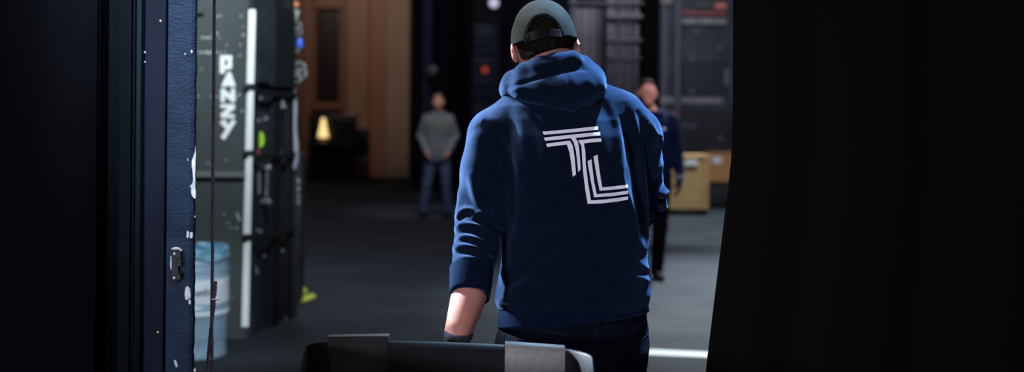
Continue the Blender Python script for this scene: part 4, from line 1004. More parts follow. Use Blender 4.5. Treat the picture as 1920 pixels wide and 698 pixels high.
# ------------------------------------------------------------------ the PANZY tower
def make_tower():
    Yt = 8.1; A = at(464, 300, Yt); xR = A.x; B = at(548, 604, 9.0)
    Y2 = 9.0; xB = at(541, 300, Y2).x
    r = root('equipment_tower', (xR-.3, Yt, 0), 'tall grey-black equipment tower with white corner tape and white taped word PANZY', 'tower')
    Zt = 4.2; xL = xR-1.25
    mb = MB(); mb.box((xL, Yt, 0), (xR, Yt+.05, Zt)); rl = MB(); rl.add([(xL, Yt-.001, at(0, 318, Yt).z), (xR-.01, Yt-.001, at(0, 318, Yt).z), (xR-.01, Yt-.035, at(0, 328, Yt).z), (xL, Yt-.035, at(0, 328, Yt).z), (xL, Yt-.001, at(0, 334, Yt).z), (xR-.01, Yt-.001, at(0, 334, Yt).z)], [(0, 3, 2, 1), (3, 4, 5, 2), (0, 1, 5, 4), (0, 4, 3), (1, 2, 5)]); rl.build('rail', M['rail'], r); mb.box((xL, Yt-.03, at(0, 22, Yt).z-.0), (xR-.28, Yt, at(0, 14, Yt).z))
    mb.V = [Vector(v) for v in mb.V]; fp = mb.build('front_panel', M['tower'], r)
    # worn specks where the paint is gone
    rg = random.Random(11)
    spots = [(407, 31, 4), (415, 30, 3), (411, 29, 3), (452, 30, 4), (455, 50, 3), (407, 63, 5), (379, 70, 5), (384, 71, 4), (390, 71, 5), (396, 70, 4), (412, 72, 3), (456, 66, 5), (451, 84, 4), (425, 84, 3), (373, 98, 4), (379, 98, 5), (386, 98, 6), (391, 99, 6), (396, 98, 5), (403, 97, 4), (410, 99, 4), (416, 98, 3), (423, 97, 3), (449, 104, 4), (372, 181, 4), (395, 180, 3), (407, 181, 4), (442, 183, 4), (447, 178, 5), (450, 177, 3), (459, 167, 4), (454, 208, 5), (378, 130, 3), (391, 306, 4), (424, 300, 3), (420, 402, 4), (428, 418, 4), (444, 402, 5), (447, 407, 6), (449, 412, 6), (433, 428, 4), (443, 428, 4), (376, 20, 3), (440, 340, 3), (384, 455, 3), (402, 456, 5), (436, 560, 3), (430, 505, 3)]
    mb = MB()
    for px, py, s_ in spots:
        c = at(px, py, Yt-.004); k = 7; rad = s_/296*.52*2; q = []
        for i in range(k): a = 2*math.pi*i/k+rg.random()*.4; q.append(Vector((c.x+rad*.5*math.cos(a)*rg.uniform(.6, 1.1), Yt-.002, c.z+rad*.5*math.sin(a)*rg.uniform(.6, 1.2))))
        mb.prism(q, (0, .004, 0))
    o = mb.build('bare_specks', M['speck'], fp); o['kind'] = 'stuff'
    # corner tape, interrupted by the straps
    for a_, b_ in ((18, 157), (171, 282), (294, 439), (453, 613)):
        p = at(473.5-(a_)*.022, a_, Yt); q = at(473.5-(b_)*.022, b_, Yt)
        mb = MB(); w = .042
        mb.add([(p.x-w/2, Yt-.003, p.z), (p.x+w/2, Yt-.003, p.z), (q.x+w/2, Yt-.003, q.z), (q.x-w/2-.003, Yt-.003, q.z), (p.x-w/2, Yt+.0, p.z), (p.x+w/2, Yt+.0, p.z), (q.x+w/2, Yt+.0, q.z), (q.x-w/2-.003, Yt+.0, q.z)],
               [(0, 3, 2, 1), (4, 5, 6, 7), (0, 1, 5, 4), (1, 2, 6, 5), (2, 3, 7, 6), (3, 0, 4, 7)]); mb.build('corner_tape', M['white_tape'], r)
    # letters
    def stroke(mb, pts, w):
        for (xa, ya), (xb, yb) in zip(pts[:-1], pts[1:]):
            A_, B_ = at(xa, ya, Yt), at(xb, yb, Yt); d_ = (B_-A_).normalized(); w = w*.86; n_ = Vector((d_.z, 0, -d_.x))*w/2/296
            q = [A_-d_*.3*w/296-n_, B_+d_*.3*w/296-n_, B_+d_*.3*w/296+n_, A_-d_*.3*w/296+n_]
            th_ = .0030+.0006*(len(mb.F) % 7)+.0002*len(mb.F)/6
            for v_ in q: v_.y = Yt-th_
            mb.prism(q, (0, th_+.0005*(1+len(mb.F)/6 % 5), 0))
    Lt = {'letter_p': [([(417, 108), (417, 135)], 10), ([(417, 108), (433, 108)], 9), ([(431, 108), (431, 126)], 9), ([(420, 127), (431, 126)], 8)],
          'letter_a': [([(430, 138), (419, 161)], 8), ([(430, 138), (438, 161)], 8), ([(421, 157), (437, 157)], 10), ([(429, 140), (429, 150)], 7)],
          'letter_n': [([(418, 169), (418, 189)], 9), ([(437, 169), (437, 189)], 9), ([(418, 171), (437, 187)], 10)],
          'letter_z': [([(416, 199), (438, 199)], 8), ([(437, 201), (418, 216)], 10), ([(417, 218), (438, 218)], 8)],
          'letter_y': [([(417, 229), (430, 242)], 10), ([(438, 228), (419, 258)], 10), ([(417, 228), (424, 228)], 5)]}
    for nm, ss in Lt.items():
        mb = MB(); [stroke(mb, p, w) for p, w in ss]; o = mb.build(nm, M['letter'], r); o['label'] = 'white taped letter '+nm[-1].upper()
    # side: posts, shelves, cabinets
    def S(t, px_off=0): return Vector((xR+(xB-xR)*t, Yt+(Y2-Yt)*t, 0))
    mb = MB(); u = (S(1)-S(0)).normalized(); nrm = Vector((u.y, -u.x, 0))
    def slab(t0, t1, z0, z1, dep, out, name, m, par=r, bevel=False):
        a0, a1 = S(t0), S(t1); q = [a0+nrm*out, a1+nrm*out, a1+nrm*(out-dep), a0+nrm*(out-dep)]
        mm = MB(); mm.prism([p+Vector((0, 0, z0)) for p in q], (0, 0, z1-z0)); return mm.build(name, M[m], par)
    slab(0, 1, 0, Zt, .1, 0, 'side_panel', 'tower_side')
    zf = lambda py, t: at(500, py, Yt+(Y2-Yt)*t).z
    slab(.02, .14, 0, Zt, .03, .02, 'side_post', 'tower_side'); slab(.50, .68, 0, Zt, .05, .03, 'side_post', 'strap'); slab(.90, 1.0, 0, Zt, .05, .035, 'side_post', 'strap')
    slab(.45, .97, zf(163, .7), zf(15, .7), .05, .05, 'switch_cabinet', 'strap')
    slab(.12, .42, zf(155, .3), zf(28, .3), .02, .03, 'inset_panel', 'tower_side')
    for py in (164, 288, 445):
        mb = MB(); mb.box((xR-.03, Yt-.008, at(0, py+6, Yt).z), (xR+.004, Yt, at(0, py-6, Yt).z)); o = mb.build('strap', M['strap'], r)
        slab(0, 1.0, at(0, py+6, Yt).z-.01, at(0, py-4, Yt).z-.01, .012, .053, 'strap', 'strap')
    def blob(px, py, t, sx, sz, name, m, out=.07, par=r):
        c = S(t)+nrm*out; z = at(px, py, c.y).z; d_ = MB(); w = Vector((1, 0, 0))
        c = Vector((at(px, py, c.y).x, c.y, z)); q = []
        for i in range(14): a = 2*math.pi*i/14; q.append(c+Vector((sx*math.cos(a), 0, sz*math.sin(a))))
        d_.prism(q, (0, .012, 0)); return d_.build(name, M[m], par)
    blob(488, 262, .28, .026, .052, 'lime_sticker', 'green_tag', .05)
    c = at(527, 197, Yt+.62); mb = MB(); mb.prism([c+Vector((-.034, 0, -.02)), c+Vector((.034, 0, -.02)), c+Vector((.01, 0, .045)), c+Vector((-.01, 0, .045))], (0, .02, 0)); mb.build('white_tag', M['silver'], r)
    for py in (314, 378):
        c = at(497, py, Yt+.30); mb = MB(); mb.bev(c+Vector((-.035, -.02, -.016)), c+Vector((.040, .02, .016)), .006, 3); mb.build('cleat', M['silver'], r, smooth=True)
    mb = MB(); c0, c1 = at(501, 314, Yt+.28), at(499, 378, Yt+.28)
    for i in range(9):
        a_ = c0.lerp(c1, i/9); b_ = c0.lerp(c1, (i+1.25)/9); mb.tube([a_+Vector((.006*math.cos(t), .006*(i % 2)*math.sin(t), 0))+(b_-a_)*(.5+.5*math.sin(t)) for t in [2*math.pi*k/10 for k in range(11)]], .004, 5)
    mb.build('chain', M['silver'], r, smooth=True)
    blob(484, 285, .2, .014, .02, 'magenta_mark', 'dark_red', .05)
    rg = random.Random(4)
    for px, py, s_ in ((482, 100, 6), (490, 130, 5), (488, 184, 6), (498, 222, 7), (484, 226, 5), (492, 224, 4), (540, 226, 7), (513, 225, 5), (495, 480, 6), (478, 505, 9), (482, 512, 6), (524, 287, 7), (520, 435, 7), (545, 447, 6), (541, 560, 8), (538, 478, 5), (480, 432, 6), (488, 434, 5), (530, 470, 5), (484, 634, 7), (500, 630, 6), (512, 625, 5), (529, 612, 6), (541, 610, 6), (536, 598, 5)):
        t = min(.98, max(.02, (px-466)/78)); c = S(t)+nrm*.05
        blob(px, py, t, s_/560, s_/440, 'scuff', 'silver', .052)
    mb = MB(); mb.tube([at(486, 320, Yt+.2), at(486, 365, Yt+.2)], .008, 6); mb.build('pull_handle', M['silver'], r)
    # cables and connectors bundled on the far edge
    Yc = Y2+.06
    for px, m_, rr_ in ((546, 'cable', .028), (552, 'cable', .022), (541, 'cable', .02)):
        mb = MB(); mb.tube([at(px+2*math.sin(i*1.3), -60+i*48, Yc) for i in range(14)]+[Vector((at(px, 560, Yc).x, Yc, .0))], rr_, 8); mb.build('cable', M[m_], r, smooth=True)
    mb = MB(); mb.tube([at(552, 172, Yc-.04), at(553, 200, Yc-.04), at(552, 240, Yc-.04), at(555, 270, Yc-.04), at(555, 300, Yc-.04), at(552, 318, Yc-.04)], [.013, .017, .015, .018, .018, .01], 10); mb.build('hose', M['hose'], r, smooth=True)
    mb = MB(); c = at(550, 28, Yc-.05); mb.bev(c+Vector((-.035, -.03, -.05)), c+Vector((.040, .03, .04)), .012, 3, Matrix.Rotation(.2, 3, 'Y')); mb.build('junction_box', M['silver'], r, smooth=True)
    mb = MB(); c = at(552, 9, Yc-.04); mb.lathe([(.01, -.02), (.034, -.015), (.036, .01), (.02, .02)], c, 16); mb.build('orange_cap', M['orange_conn'], r, smooth=True)
    mb = MB(); c = at(562, 81, Yc-.02); mb.lathe([(.012, -.035), (.022, -.03), (.024, .02), (.016, .035)], c, 16); mb.build('blue_connector', M['blue_conn'], r, smooth=True)
    for px, py, rad in ((563, 128, .034), (566, 138, .03), (560, 60, .02), (555, 92, .02), (560, 48, .018), (550, 120, .028), (558, 148, .024)):
        c = at(px, py, Yc-.03); mb = MB(); mb.tube([c+Vector((rad*math.cos(t), .012*math.sin(2*t), rad*1.15*math.sin(t))) for t in [2*math.pi*k/18 for k in range(19)]], .0075, 6); mb.build('cable_loop', M['silver' if py > 40 and px > 552 else 'cable'], r, smooth=True)
    mb = MB(); mb.bev(at(552, 600, Yc)+Vector((-.05, -.05, -.02)), at(552, 600, Yc)+Vector((.01, .03, .03)), .01, 2); mb.build('cable_foot', M['strap'], r)
    # narrow rack behind
    mb = MB(); xa = at(552, 300, 9.6).x; mb.box((xa, 9.6, .30), (xa+.055, 9.9, at(0, 175, 9.6).z)); 
    o = None
    return r
TOWER = make_tower()
rk = root('cable_trunk', (at(555, 300, 9.7).x, 9.7, 0), 'narrow dark cable trunk standing just behind the PANZY tower', 'cable trunk')
mb = MB(); xa = at(556, 300, 9.7).x; mb.bev((xa-.03, 9.7, 0), (xa+.032, 9.9, at(0, 282, 9.7).z), .006, 2); mb.build('trunk_body', M['tower_side'], rk)
for py in (340, 355, 368, 380):
    c = at(557, py, 9.69); mb = MB(); mb.bev(c+Vector((-.024, -.006, -.018)), c+Vector((.024, .012, .018)), .004, 2); mb.build('socket', M['silver'], rk)

# ------------------------------------------------------------------ marks on the floor
def floor_patch(name, pts, m, label, cat, group=None):
    c = Vector((0, 0, 0)); q = [ground(x, y) for x, y in pts]; 
    for v_ in q: v_.z = .0008; c += v_/len(q)
    mb = MB(); mb.prism(q, (0, 0, .0012)); o = mb.build(name, m, loc=(c.x, c.y, 0)); return tag(o, label, cat, group)
floor_patch('hazard_tape', [(546, 541), (572, 540), (577, 546), (563, 553), (546, 554)], M['yellow'], 'yellow tape strip on the floor nearer the back wall, upper of the two', 'tape')
floor_patch('hazard_tape', [(546, 560), (560, 556), (588, 551), (593, 557), (572, 566), (562, 568), (546, 563)], M['yellow'], 'yellow tape strip on the floor nearer the doorway, lower and wider of the two', 'tape')
floor_patch('floor_line', [(1150, 652.5), (1330, 661), (1420, 665), (1420, 676), (1330, 671), (1150, 663)], M['white_tape'], 'white taped line across the grey floor in front of the black drape', 'tape')

# ------------------------------------------------------------------ far left: wood-panelled portal
YB = 30.8
def zf_(py, Y=YB): return at(700, py, Y).z
def xb(px, Y=YB): return at(px, 260, Y).x
pw = MB(); pw.box((-13.8, YB+.3, 0), (xb(574), YB+.6, 9)); wp = struct('wall_panelled', pw, M['oak_frame'])
def slabY(px0, px1, Y0, Y1, z0, z1, name, m, par=None, grp=None):
    mb = MB(); mb.bev((xb(px0), Y0, z0), (xb(px1), Y1, z1), .02, 1); o = mb.build(name, M[m], par)
    if par is None: o['kind'] = 'structure'
    return o
slabY(650, 691, YB, YB+.5, 0, 8, 'trim_2', 'oak'); slabY(691, 724, YB+.05, YB+.5, 0, 8, 'trim_3', 'oak_red'); slabY(724, 768, YB-.15, YB+.5, 0, 8, 'trim_4', 'taupe'); slabY(768, 777, YB-.05, YB+.5, 0, 8, 'trim_5', 'black_wall')
dr = root('wooden_portal', (xb(612), YB+.1, 0), 'tall brown wooden portal with dark upper glass behind the piano', 'doorway')
del dr['label']; del dr['category']; dr.name = 'door_2'; dr['kind'] = 'structure'
for a_, b_, z0, z1, nm in ((566, 584, 0, 8, 'door_post'), (641, 650, 0, 8, 'door_post'), (584, 641, zf_(207), zf_(192), 'door_rail'), (584, 641, zf_(17), zf_(4), 'door_rail'), (584, 592, zf_(192), zf_(17), 'door_stile'), (634, 641, zf_(192), zf_(17), 'door_stile')):
    slabY(a_, b_, YB, YB+.25, z0, z1, nm, 'oak_frame', dr)
slabY(592, 634, YB+.15, YB+.2, zf_(192), zf_(17), 'door_glass', 'dark_glass_and_shade', dr); slabY(584, 641, YB+.15, YB+.2, zf_(17)+.02, 8, 'transom_panel', 'oak_frame', dr); slabY(584, 641, YB+.3, YB+.4, 0, zf_(207), 'opening_shade_panel', 'dark_glass_and_shade', dr)  # lower panel: dark sheet standing for the shade inside the opening
# upright piano, silhouette
YPn = 29.4
pn = root('upright_piano', (xb(632, YPn), YPn, 0), 'black upright piano in the dark below the wooden portal', 'piano')
mb = MB(); x0, x1_ = xb(577, YPn), xb(664, YPn); mb.bev((x0, YPn+.15, 0), (x1_, YPn+.6, zf_(222, YPn)), .03, 2); mb.build('piano_case', M['black_lacquer'], pn)
mb = MB(); mb.bev((x0-.03, YPn+.12, zf_(222, YPn)), (x1_+.03, YPn+.62, zf_(215, YPn)), .02, 2); mb.build('piano_lid', M['black_lacquer'], pn)
mb = MB(); mb.bev((x0+.02, YPn-.18, zf_(279, YPn)), (x1_-.02, YPn+.15, zf_(267, YPn)), .02, 2); mb.build('keyboard_shelf', M['black_lacquer'], pn)
for q in (x0+.06, x1_-.12):
    mb = MB(); mb.bev((q, YPn-.15, 0), (q+.07, YPn-.07, zf_(279, YPn)), .01, 1); mb.build('leg', M['black_lacquer'], pn)
# lamp standing on the key shelf
zl = zf_(267, YPn); lx = xb(606, YPn-.05); ly = YPn-.06
lp = root('table_lamp', (lx, ly, zl), 'small lit cone lamp glowing warm yellow on the black piano', 'lamp')
mb = MB(); mb.lathe([(.07, 0), (.075, .01), (.03, .02), (.012, .03), (.012, .10), (.0001, .10)], (lx, ly, zl), 20); mb.build('lamp_base', M['brass'], lp, smooth=True)
mb = MB(); mb.lathe([(.118, .10), (.115, .14), (.09, .26), (.052, .45), (.04, .53), (.02, .55)], (lx, ly, zl), 28); mb.build('lamp_shade', M['lampshade'], lp, smooth=True)
# chair / lectern right of the piano
ch = root('padded_chair', (xb(676, YPn-.4), YPn-.4, 0), 'black high-backed chair in silhouette right of the piano', 'chair')
xc = xb(676, YPn-.4); yc = YPn-.4
mb = MB(); mb.bev((xc-.20, yc-.2, .42), (xc+.20, yc+.22, .50), .03, 2); mb.build('seat', M['black_lacquer'], ch, smooth=True)
mb = MB(); mb.bev((xc-.19, yc+.18, .55), (xc+.19, yc+.24, 1.18), .03, 2); mb.build('backrest', M['black_lacquer'], ch, smooth=True)
for sx in (-1, 1):
    for sy in (-1, 1):
        mb = MB(); mb.tube([(xc+sx*.17, yc+.2*sy+.01, .44), (xc+sx*.19, yc+.22*sy, 0)], .018, 8); mb.build('leg', M['black_lacquer'], ch)
    mb = MB(); mb.tube([(xc+sx*.16, yc+.21, .44), (xc+sx*.16, yc+.22, .6)], .016, 8); mb.build('back_post', M['black_lacquer'], ch)

# ------------------------------------------------------------------ stage masking and back
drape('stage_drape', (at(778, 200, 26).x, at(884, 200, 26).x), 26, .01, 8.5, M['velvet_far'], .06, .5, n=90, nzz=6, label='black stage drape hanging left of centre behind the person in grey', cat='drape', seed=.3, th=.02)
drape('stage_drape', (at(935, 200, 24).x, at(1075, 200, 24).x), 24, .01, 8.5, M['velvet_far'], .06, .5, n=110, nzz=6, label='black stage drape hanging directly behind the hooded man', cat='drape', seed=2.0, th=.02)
drape('grey_drape', (at(1076, 200, 22).x, at(1136, 200, 22).x), 22, .01, at(0, 7, 22).z, M['grey_drape'], .09, .13, n=160, nzz=6, label='pleated grey drape just right of the green cap', cat='drape', seed=.9, th=.02)
drape('grey_drape', (at(1143, 200, 22.6).x, at(1202, 200, 22.6).x), 22.6, .01, 8.0, M['grey_drape'], .09, .15, n=160, nzz=6, label='pleated grey drape left of the black gap, behind aluminium tubes', cat='drape', seed=1.9, th=.02)
drape('stage_drape', (at(1196, 200, 21.6).x, at(1236, 200, 21.6).x), 21.6, .01, 8.5, M['velvet'], .06, .5, n=60, nzz=6, label='narrow black stage drape between the grey drapes and the transport container', cat='drape', seed=.6, th=.02)
# lighting tree between the drapes, with lanterns
tr = root('lighting_boom', (at(800, 226, 23).x, 23, 0), 'dim vertical lighting pole standing left of centre beside the black drape', 'lighting stand')
bx_ = at(800, 226, 23).x
mb = MB(); mb.tube([(bx_, 23, 0.02), (bx_, 23, 6.5)], .10, 12); mb.build('pole', M['blue_metal'], tr, smooth=True)
mb = MB(); mb.lathe([(.28, 0), (.28, .03), (.06, .06), (.06, .1)], (bx_, 23, 0), 24); mb.build('base', M['blue_metal'], tr)
c = at(811, 133, 22.8); mb = MB(); mb.lathe([(.04, -.12), (.09, -.10), (.10, .06), (.06, .10)], c, 16, 'y'); mb.build('clamp', M['silver'], tr, smooth=True)
def lantern(px, py, Y, m_glow, label, sc_=1.0, estand=True, name='stage_lantern'):
    c = at(px, py, Y); r = root(name, (c.x, Y+.2, 0), label, 'stage light')
    mb = MB(); mb.lathe([(.13*sc_, -.16), (.14*sc_, -.15), (.14*sc_, .05), (.11*sc_, .18), (.05*sc_, .22)], (c.x, Y+.2, c.z), 24, 'y'); mb.build('lantern_body', M['blue_metal'], r, smooth=True)
    mb = MB(); mb.lathe([(.001, -.168), (.105*sc_, -.165), (.105*sc_, -.155), (.001, -.15)], (c.x, Y+.2, c.z), 24, 'y'); mb.build('lens', m_glow, r, smooth=True)
    mb = MB(); mb.tube([(c.x-.16*sc_, Y+.2, c.z), (c.x-.16*sc_, Y+.2, c.z-.22), (c.x+.16*sc_, Y+.2, c.z-.22), (c.x+.16*sc_, Y+.2, c.z)], .015, 6); mb.build('yoke', M['blue_metal'], r)
    mb = MB(); mb.tube([(c.x, Y+.2, 0.0), (c.x, Y+.2, c.z-.22)], .025, 8); mb.build('stand_pole', M['blue_metal'], r)
    for k in range(3):
        a = k*2.1+.4; mb = MB(); mb.tube([(c.x, Y+.2, .35), (c.x+.35*math.cos(a), Y+.2+.35*math.sin(a), .012)], .015, 6); mb.build('leg', M['blue_metal'], r)
    return r
lantern(926, 5, 20.5, M['lamp_white'], 'lit white stage lamp high up, left of the green cap', .75)
lantern(909, 131, 21.3, M['lamp_red'], 'glowing red-orange stage light at shoulder height left of the hooded man', .55)
r = root('dimmer_rack', (at(900, 226, 22).x, 22, 0), 'tall dark blue equipment rack in the gloom left of the hooded man', 'equipment rack')
xa, xb_ = at(886, 226, 22).x, at(932, 226, 22).x
mb = MB(); mb.bev((xa, 22, .05), (xb_, 22.7, at(0, 40, 22).z), .02, 2); mb.build('rack_case', M['blue_metal'], r)
for i, py in enumerate((55, 72, 90, 108, 150, 170, 200, 240)):
    mb = MB(); z = at(0, py, 22).z; mb.bev((xa+.03, 21.975, z-.05), (xb_-.03, 22.0, z+.05), .01, 1); mb.build('rack_module', M['blue_metal' if i % 3 else 'container_bar'], r)
for sx in (xa+.03, xb_-.09):
    mb = MB(); mb.box((sx, 22.05, 0), (sx+.06, 22.6, .05)); mb.build('foot', M['rubber'], r)
# flight case low behind the person in grey
c = ground(866, 345); r = root('flight_case', (c.x, c.y, 0), 'low grey flight case on the floor behind the person in grey', 'case')
mb = MB(); mb.bev((c.x-.28, c.y, .1), (c.x+.28, c.y+.6, .85), .02, 2); mb.build('case_body', M['container_dark'], r)
for a_ in (-.28, .25):
    mb = MB(); mb.bev((c.x+a_-.004, c.y-.01, .1), (c.x+a_+.034, c.y+.02, .855), .005, 1); mb.build('edge_rail', M['alu'], r)
mb = MB(); mb.bev((c.x-.05, c.y-.03, .42), (c.x+.05, c.y, .52), .01, 1); mb.build('latch', M['alu'], r)
for sx in (-.2, .2):
    for sy in (.08, .5):
        mb = MB(); mb.lathe([(.01, -.02), (.05, -.02), (.05, .02), (.01, .02)], (c.x+sx, c.y+sy, .05), 16, 'x'); mb.build('wheel', M['rubber'], r)
# aluminium tube frame in front of the grey drapes
YG = 20.5; fr = root('tube_frame', (at(1140, 226, YG).x, YG, 0), 'aluminium tube scaffold frame in front of the pleated grey drapes', 'scaffold')
def vt(px, rad, m='alu', z1=6.5, Y=YG): 
    x = at(px, 150, Y).x; mb = MB(); mb.tube([(x, Y, 0), (x, Y, z1)], rad, 12); mb.build('upright', M[m], fr, smooth=True)
vt(1073, .05); vt(1143, .05); vt(1152, .022); vt(1168, .032); vt(1180, .02); vt(1193, .035)
def ht(pa, pb, py, rad, m='alu', Y=YG-.06):
    A_, B_ = at(pa, py, Y), at(pb, py, Y); mb = MB(); mb.tube([A_, B_], rad, 10); mb.build('crossbar', M[m], fr, smooth=True)
ht(1138, 1204, 32, .045, 'container_bar'); ht(1066, 1206, 6, .022, 'container_bar'); ht(1138, 1204, 76, .022, 'container_bar'); ht(1138, 1204, 110, .015, 'container_bar')
# ------------------------------------------------------------------ transport container
YC = 29.2
ct = root('transport_container', (at(1305, 226, YC).x, YC, 0), 'large charcoal transport container with lock bars and white stripes behind the crates', 'container')
xx = lambda px: at(px, 226, YC).x; zz = lambda py: at(1300, py, YC).z
mb = MB(); mb.bev((xx(1232), YC+.06, .12), (xx(1420), YC+5 if YC+5 < 32.4 else 32.3, zz(-60)), .03, 2); mb.build('container_body', M['container'], ct)
def cp(a_, b_, t_, u_, name, m, d0=0.0, d1=.07, bv=.01):
    mb = MB(); mb.bev((xx(a_), YC+d0, zz(u_)), (xx(b_), YC+d1, zz(t_)), bv, 1); return mb.build(name, M[m], ct)
cp(1276, 1362, 55, 284, 'door_panel', 'container'); cp(1262, 1420, 205, 286, 'lower_panel', 'container_dark', -.03); cp(1277, 1362, 115, 178, 'recessed_panel', 'container_dark', -.02)
cp(1241, 1247, -60, 290, 'corner_post', 'container_bar', -.06); cp(1266, 1272, -60, 290, 'lock_bar', 'container_bar', -.06)
cp(1277, 1360, 35, 45, 'white_stripe', 'dirty_white', -.04); cp(1277, 1360, 21, 29, 'red_stripe', 'dark_red', -.04); cp(1338, 1360, 6, 16, 'orange_plate', 'orange_red', -.05); cp(1300, 1330, 8, 13, 'grey_plate', 'container_bar', -.05)
cp(1237, 1262, 183, 195, 'white_stripe', 'dirty_white', -.07); cp(1277, 1355, 184, 194, 'white_stripe', 'dirty_white', -.04); cp(1264, 1272, 207, 219, 'red_reflector', 'dark_red', -.07)
cp(1236, 1257, -10, 8, 'hinge', 'dirty_white', -.1); cp(1357, 1366, 130, 160, 'handle', 'container_bar', -.06)
for px, py in ((1285, 235), (1299, 237), (1305, 60), (1349, 90), (1297, 110), (1297, 173), (1352, 260)):
    c = at(px, py, YC-.05); mb = MB(); mb.lathe([(.001, -.02), (.05, -.015), (.05, .02), (.001, .03)], c, 14, 'y'); mb.build('bolt_cover', M['container_bar'], ct)
for sx in (xx(1240), xx(1390)):
    mb = MB(); mb.box((sx, YC+.1, 0), (sx+.3, YC+.5, .14)); mb.build('skid_block', M['rubber'], ct)
# ------------------------------------------------------------------ plywood crates
def crate(px0, px1, pyt, pyb, label, m, lab, depth=.7, left=None):
    g = ground((px0+px1)/2, pyb); Y = g.y; x0_, x1_2 = at(px0, pyb, Y).x, at(px1, pyb, Y).x; zt = at(px1, pyt, Y).z; c = Vector(((x0_+x1_2)/2, Y, 0))
    r = root('plywood_crate', c, label, 'crate', None)
    mb = MB(); mb.bev((x0_, Y, .09), (x1_2, Y+depth, zt-.05), .008, 1); mb.build('crate_body', M[m], r)
    mb = MB(); mb.bev((x0_-.012, Y-.012, zt-.05), (x1_2+.012, Y+depth+.012, zt), .006, 1); mb.build('lid', M[m], r)
    for t in (0, 1):
        xs_ = x0_ if t == 0 else x1_2-.07; mb = MB(); mb.bev((xs_, Y-.014, .09), (xs_+.07, Y, zt-.05), .004, 1); mb.build('edge_batten', M[m], r)
    for t in (0, .45, .9):
        xs_ = x0_+(x1_2-x0_-.1)*t/.9; mb = MB(); mb.box((xs_, Y+.03, 0), (xs_+.1, Y+depth-.03, .09)); mb.build('skid', M['rubber'], r)
    a_, b_, t_, u_ = lab; mb = MB(); A_, B_ = at(a_, t_, Y-.016), at(b_, u_, Y-.016); mb.box((A_.x, Y-.017, B_.z), (B_.x, Y, A_.z)); mb.build('paper_label', M['paper'], r)
    return r
crate(1190, 1328, 291, 404, 'nearer plywood crate with white paper label, right of the person in navy', 'ply', (1284, 1308, 299, 311))
crate(1329, 1395, 286, 349, 'further amber plywood crate partly hidden by the black drape', 'ply_dark', (1336, 1354, 295, 306), depth=.8)

for o in list(COL.objects):
    if o.parent is None and 'label' in o and 'category' in o:
        g = {'hazard_tape': 'yellow hazard tape strips on the floor', 'stage_drape': 'black stage drapes', 'grey_drape': 'pleated grey drapes', 'stage_lantern': 'stage lights on stands', 'plywood_crate': 'plywood crates', 'person': 'people on the stage'}.get(o.name.split('.')[0])
        if g: o['group'] = g

# ================================================================== LIGHT
W_ = bpy.data.worlds.new('World'); S.world = W_; W_.use_nodes = True
W_.node_tree.nodes['Background'].inputs[0].default_value = (.45, .6, 1, 1); W_.node_tree.nodes['Background'].inputs[1].default_value = .004
def area(name, loc, aim, size, power, col=(1, 1, 1), spread=180, sy=None):
    l = bpy.data.lights.new(name, 'AREA'); l.energy = power; l.color = col; l.size = size; l.spread = math.radians(spread)
    if sy: l.shape = 'RECTANGLE'; l.size_y = sy
    o = bpy.data.objects.new(name, l); COL.objects.link(o); o.location = loc; o.rotation_euler = (Vector(aim)-Vector(loc)).to_track_quat('-Z', 'Y').to_euler(); return o
def spot(name, loc, aim, ang, power, col=(1, 1, 1), blend=.6, rad=.25):
    l = bpy.data.lights.new(name, 'SPOT'); l.energy = power; l.color = col; l.spot_size = math.radians(ang); l.spot_blend = blend; l.shadow_soft_size = rad
    o = bpy.data.objects.new(name, l); COL.objects.link(o); o.location = loc; o.rotation_euler = (Vector(aim)-Vector(loc)).to_track_quat('-Z', 'Y').to_euler(); return o
area('corridor_fill', (1.0, .1, 2.9), (.0, 3.4, 1.25), .9, 14, (.95, .92, 1.0), 100)  # added soft fill from the camera side, no known lamp
area('bin_sheen_fill', (-2.5, -1.2, 1.30), (.05, 3.2, 1.0), .5, 16.5, (.92, .90, 1.0), 50)  # added low fill, placed for the sheen on the bin wall
spot('doorway_top_light', (-.80, 2.0, 3.1), (-.82, 3.0, 1.80), 28, 700, (.80, .92, 1.0), .9, .10)
spot('stage_light_right', (1.10, 4.35, 4.7), (.37, 3.38, 1.18), 18, 13000, (.42, .70, 1.0), .6, .10)
spot('stage_light_left', (-2.3, 4.75, 3.1), (-.215, 3.40, 1.36), 11.5, 15000, (.78, .90, 1.0), .8, .12)
spot('cap_fill', (-1.7, 4.3, 4.2), (.03, 3.46, 1.66), 9, 4000, (.95, 1.0, .97), .7, .12)  # added narrow spot that brightens only the head
area('stage_black_lift_fill', (-1, 17, 8.6), (-1, 18, 0), 8, 210, (.84, .88, 1.0), 180)  # added broad fill that lifts the blacks across the stage
area('bin_rim_fill', (-.5, 15.5, 4.6), (-.3, 3.0, .9), 2.6, 5, (.80, .92, 1.0), 60)  # weak fill added for a highlight along the bin rim
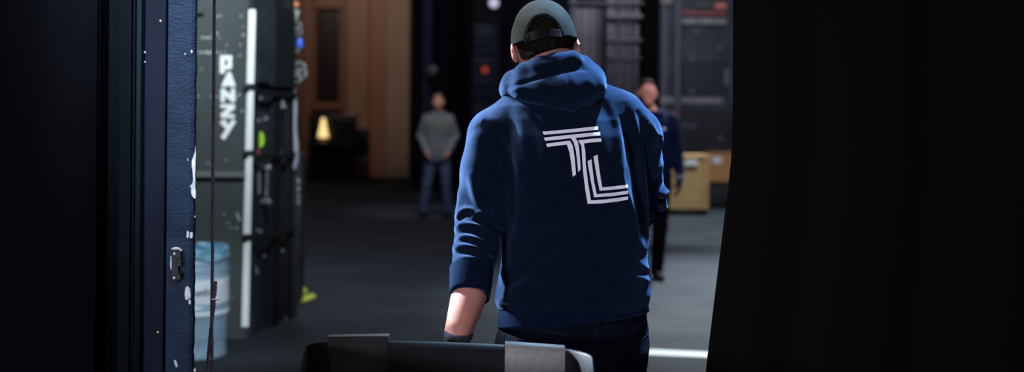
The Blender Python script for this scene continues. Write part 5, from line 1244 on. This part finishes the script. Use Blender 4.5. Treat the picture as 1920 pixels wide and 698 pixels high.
area('tower_light', (-.2, 4.4, 4.9), (-2.1, 8.3, 2.5), .7, 44, (.86, .97, 1.0), 46)
spot('drum_fill', (-.2, 4.6, 2.6), (-1.75, 7.4, .35), 20, 480, (.82, .92, 1.0), .7, .2)  # extra spot added to brighten the drum
spot('floor_light_near', (4.4, 15.5, 8.8), (3.3, 10.8, 0), 44, 14500, (.86, .94, 1.0), .8)
spot('floor_light_far', (3.8, 17.5, 8.5), (3.6, 17.2, 0), 48, 5800, (.86, .95, 1.0), .5)
spot('floor_light_left', (-2.0, 11, 8.5), (-1.6, 9.0, 0), 66, 700, (.62, .80, 1.0), .8)
spot('person_fill_left', (-.3, 13.5, 6.5), (gl.x, gl.y, 1.2), 20, 1200, (.95, .97, 1), 1)  # spot added to brighten the person in grey and the floor there
spot('back_light_warm', (-4.0, 25.5, 6.0), (-3.7, 30.8, 4.4), 76, 500, (1, .78, .64), .5)
area('back_light_right', (4.0, 19.0, 8.0), (3.4, 28.8, 3.4), 1.2, 110, (.80, .86, 1.0), 60)
spot('drape_fill', (1.6, 17.0, 7.5), (2.0, 22, 3.0), 34, 1700, (.90, .86, 1.0), .6)  # spot put in to raise the grey drapes out of the dark
area('person_light', (1.6, 7.8, 4.2), (1.2, 11.4, 1.4), .6, 9, (1, .88, .95), 40)

cd = bpy.data.cameras.new('Camera'); cam = bpy.data.objects.new('Camera', cd); COL.objects.link(cam)
cd.sensor_width = 36; cd.lens = F/1920*36; cd.shift_y = -(349-HY)/1920; cd.clip_end = 100
cam.location = (0, 0, CZ); cam.rotation_euler = (Matrix.Rotation(-ROLL, 3, 'Y') @ Matrix.Rotation(math.pi/2, 3, 'X')).to_euler()
cd.dof.use_dof = True; cd.dof.focus_distance = 3.28; cd.dof.aperture_fstop = 2.0; cd.dof.aperture_blades = 9
S.camera = cam
S.view_settings.view_transform = 'Standard'; S.view_settings.look = 'None'; S.view_settings.exposure = 0; S.view_settings.gamma = 1
S.view_settings.use_curve_mapping = False
S.cycles.use_denoising = True
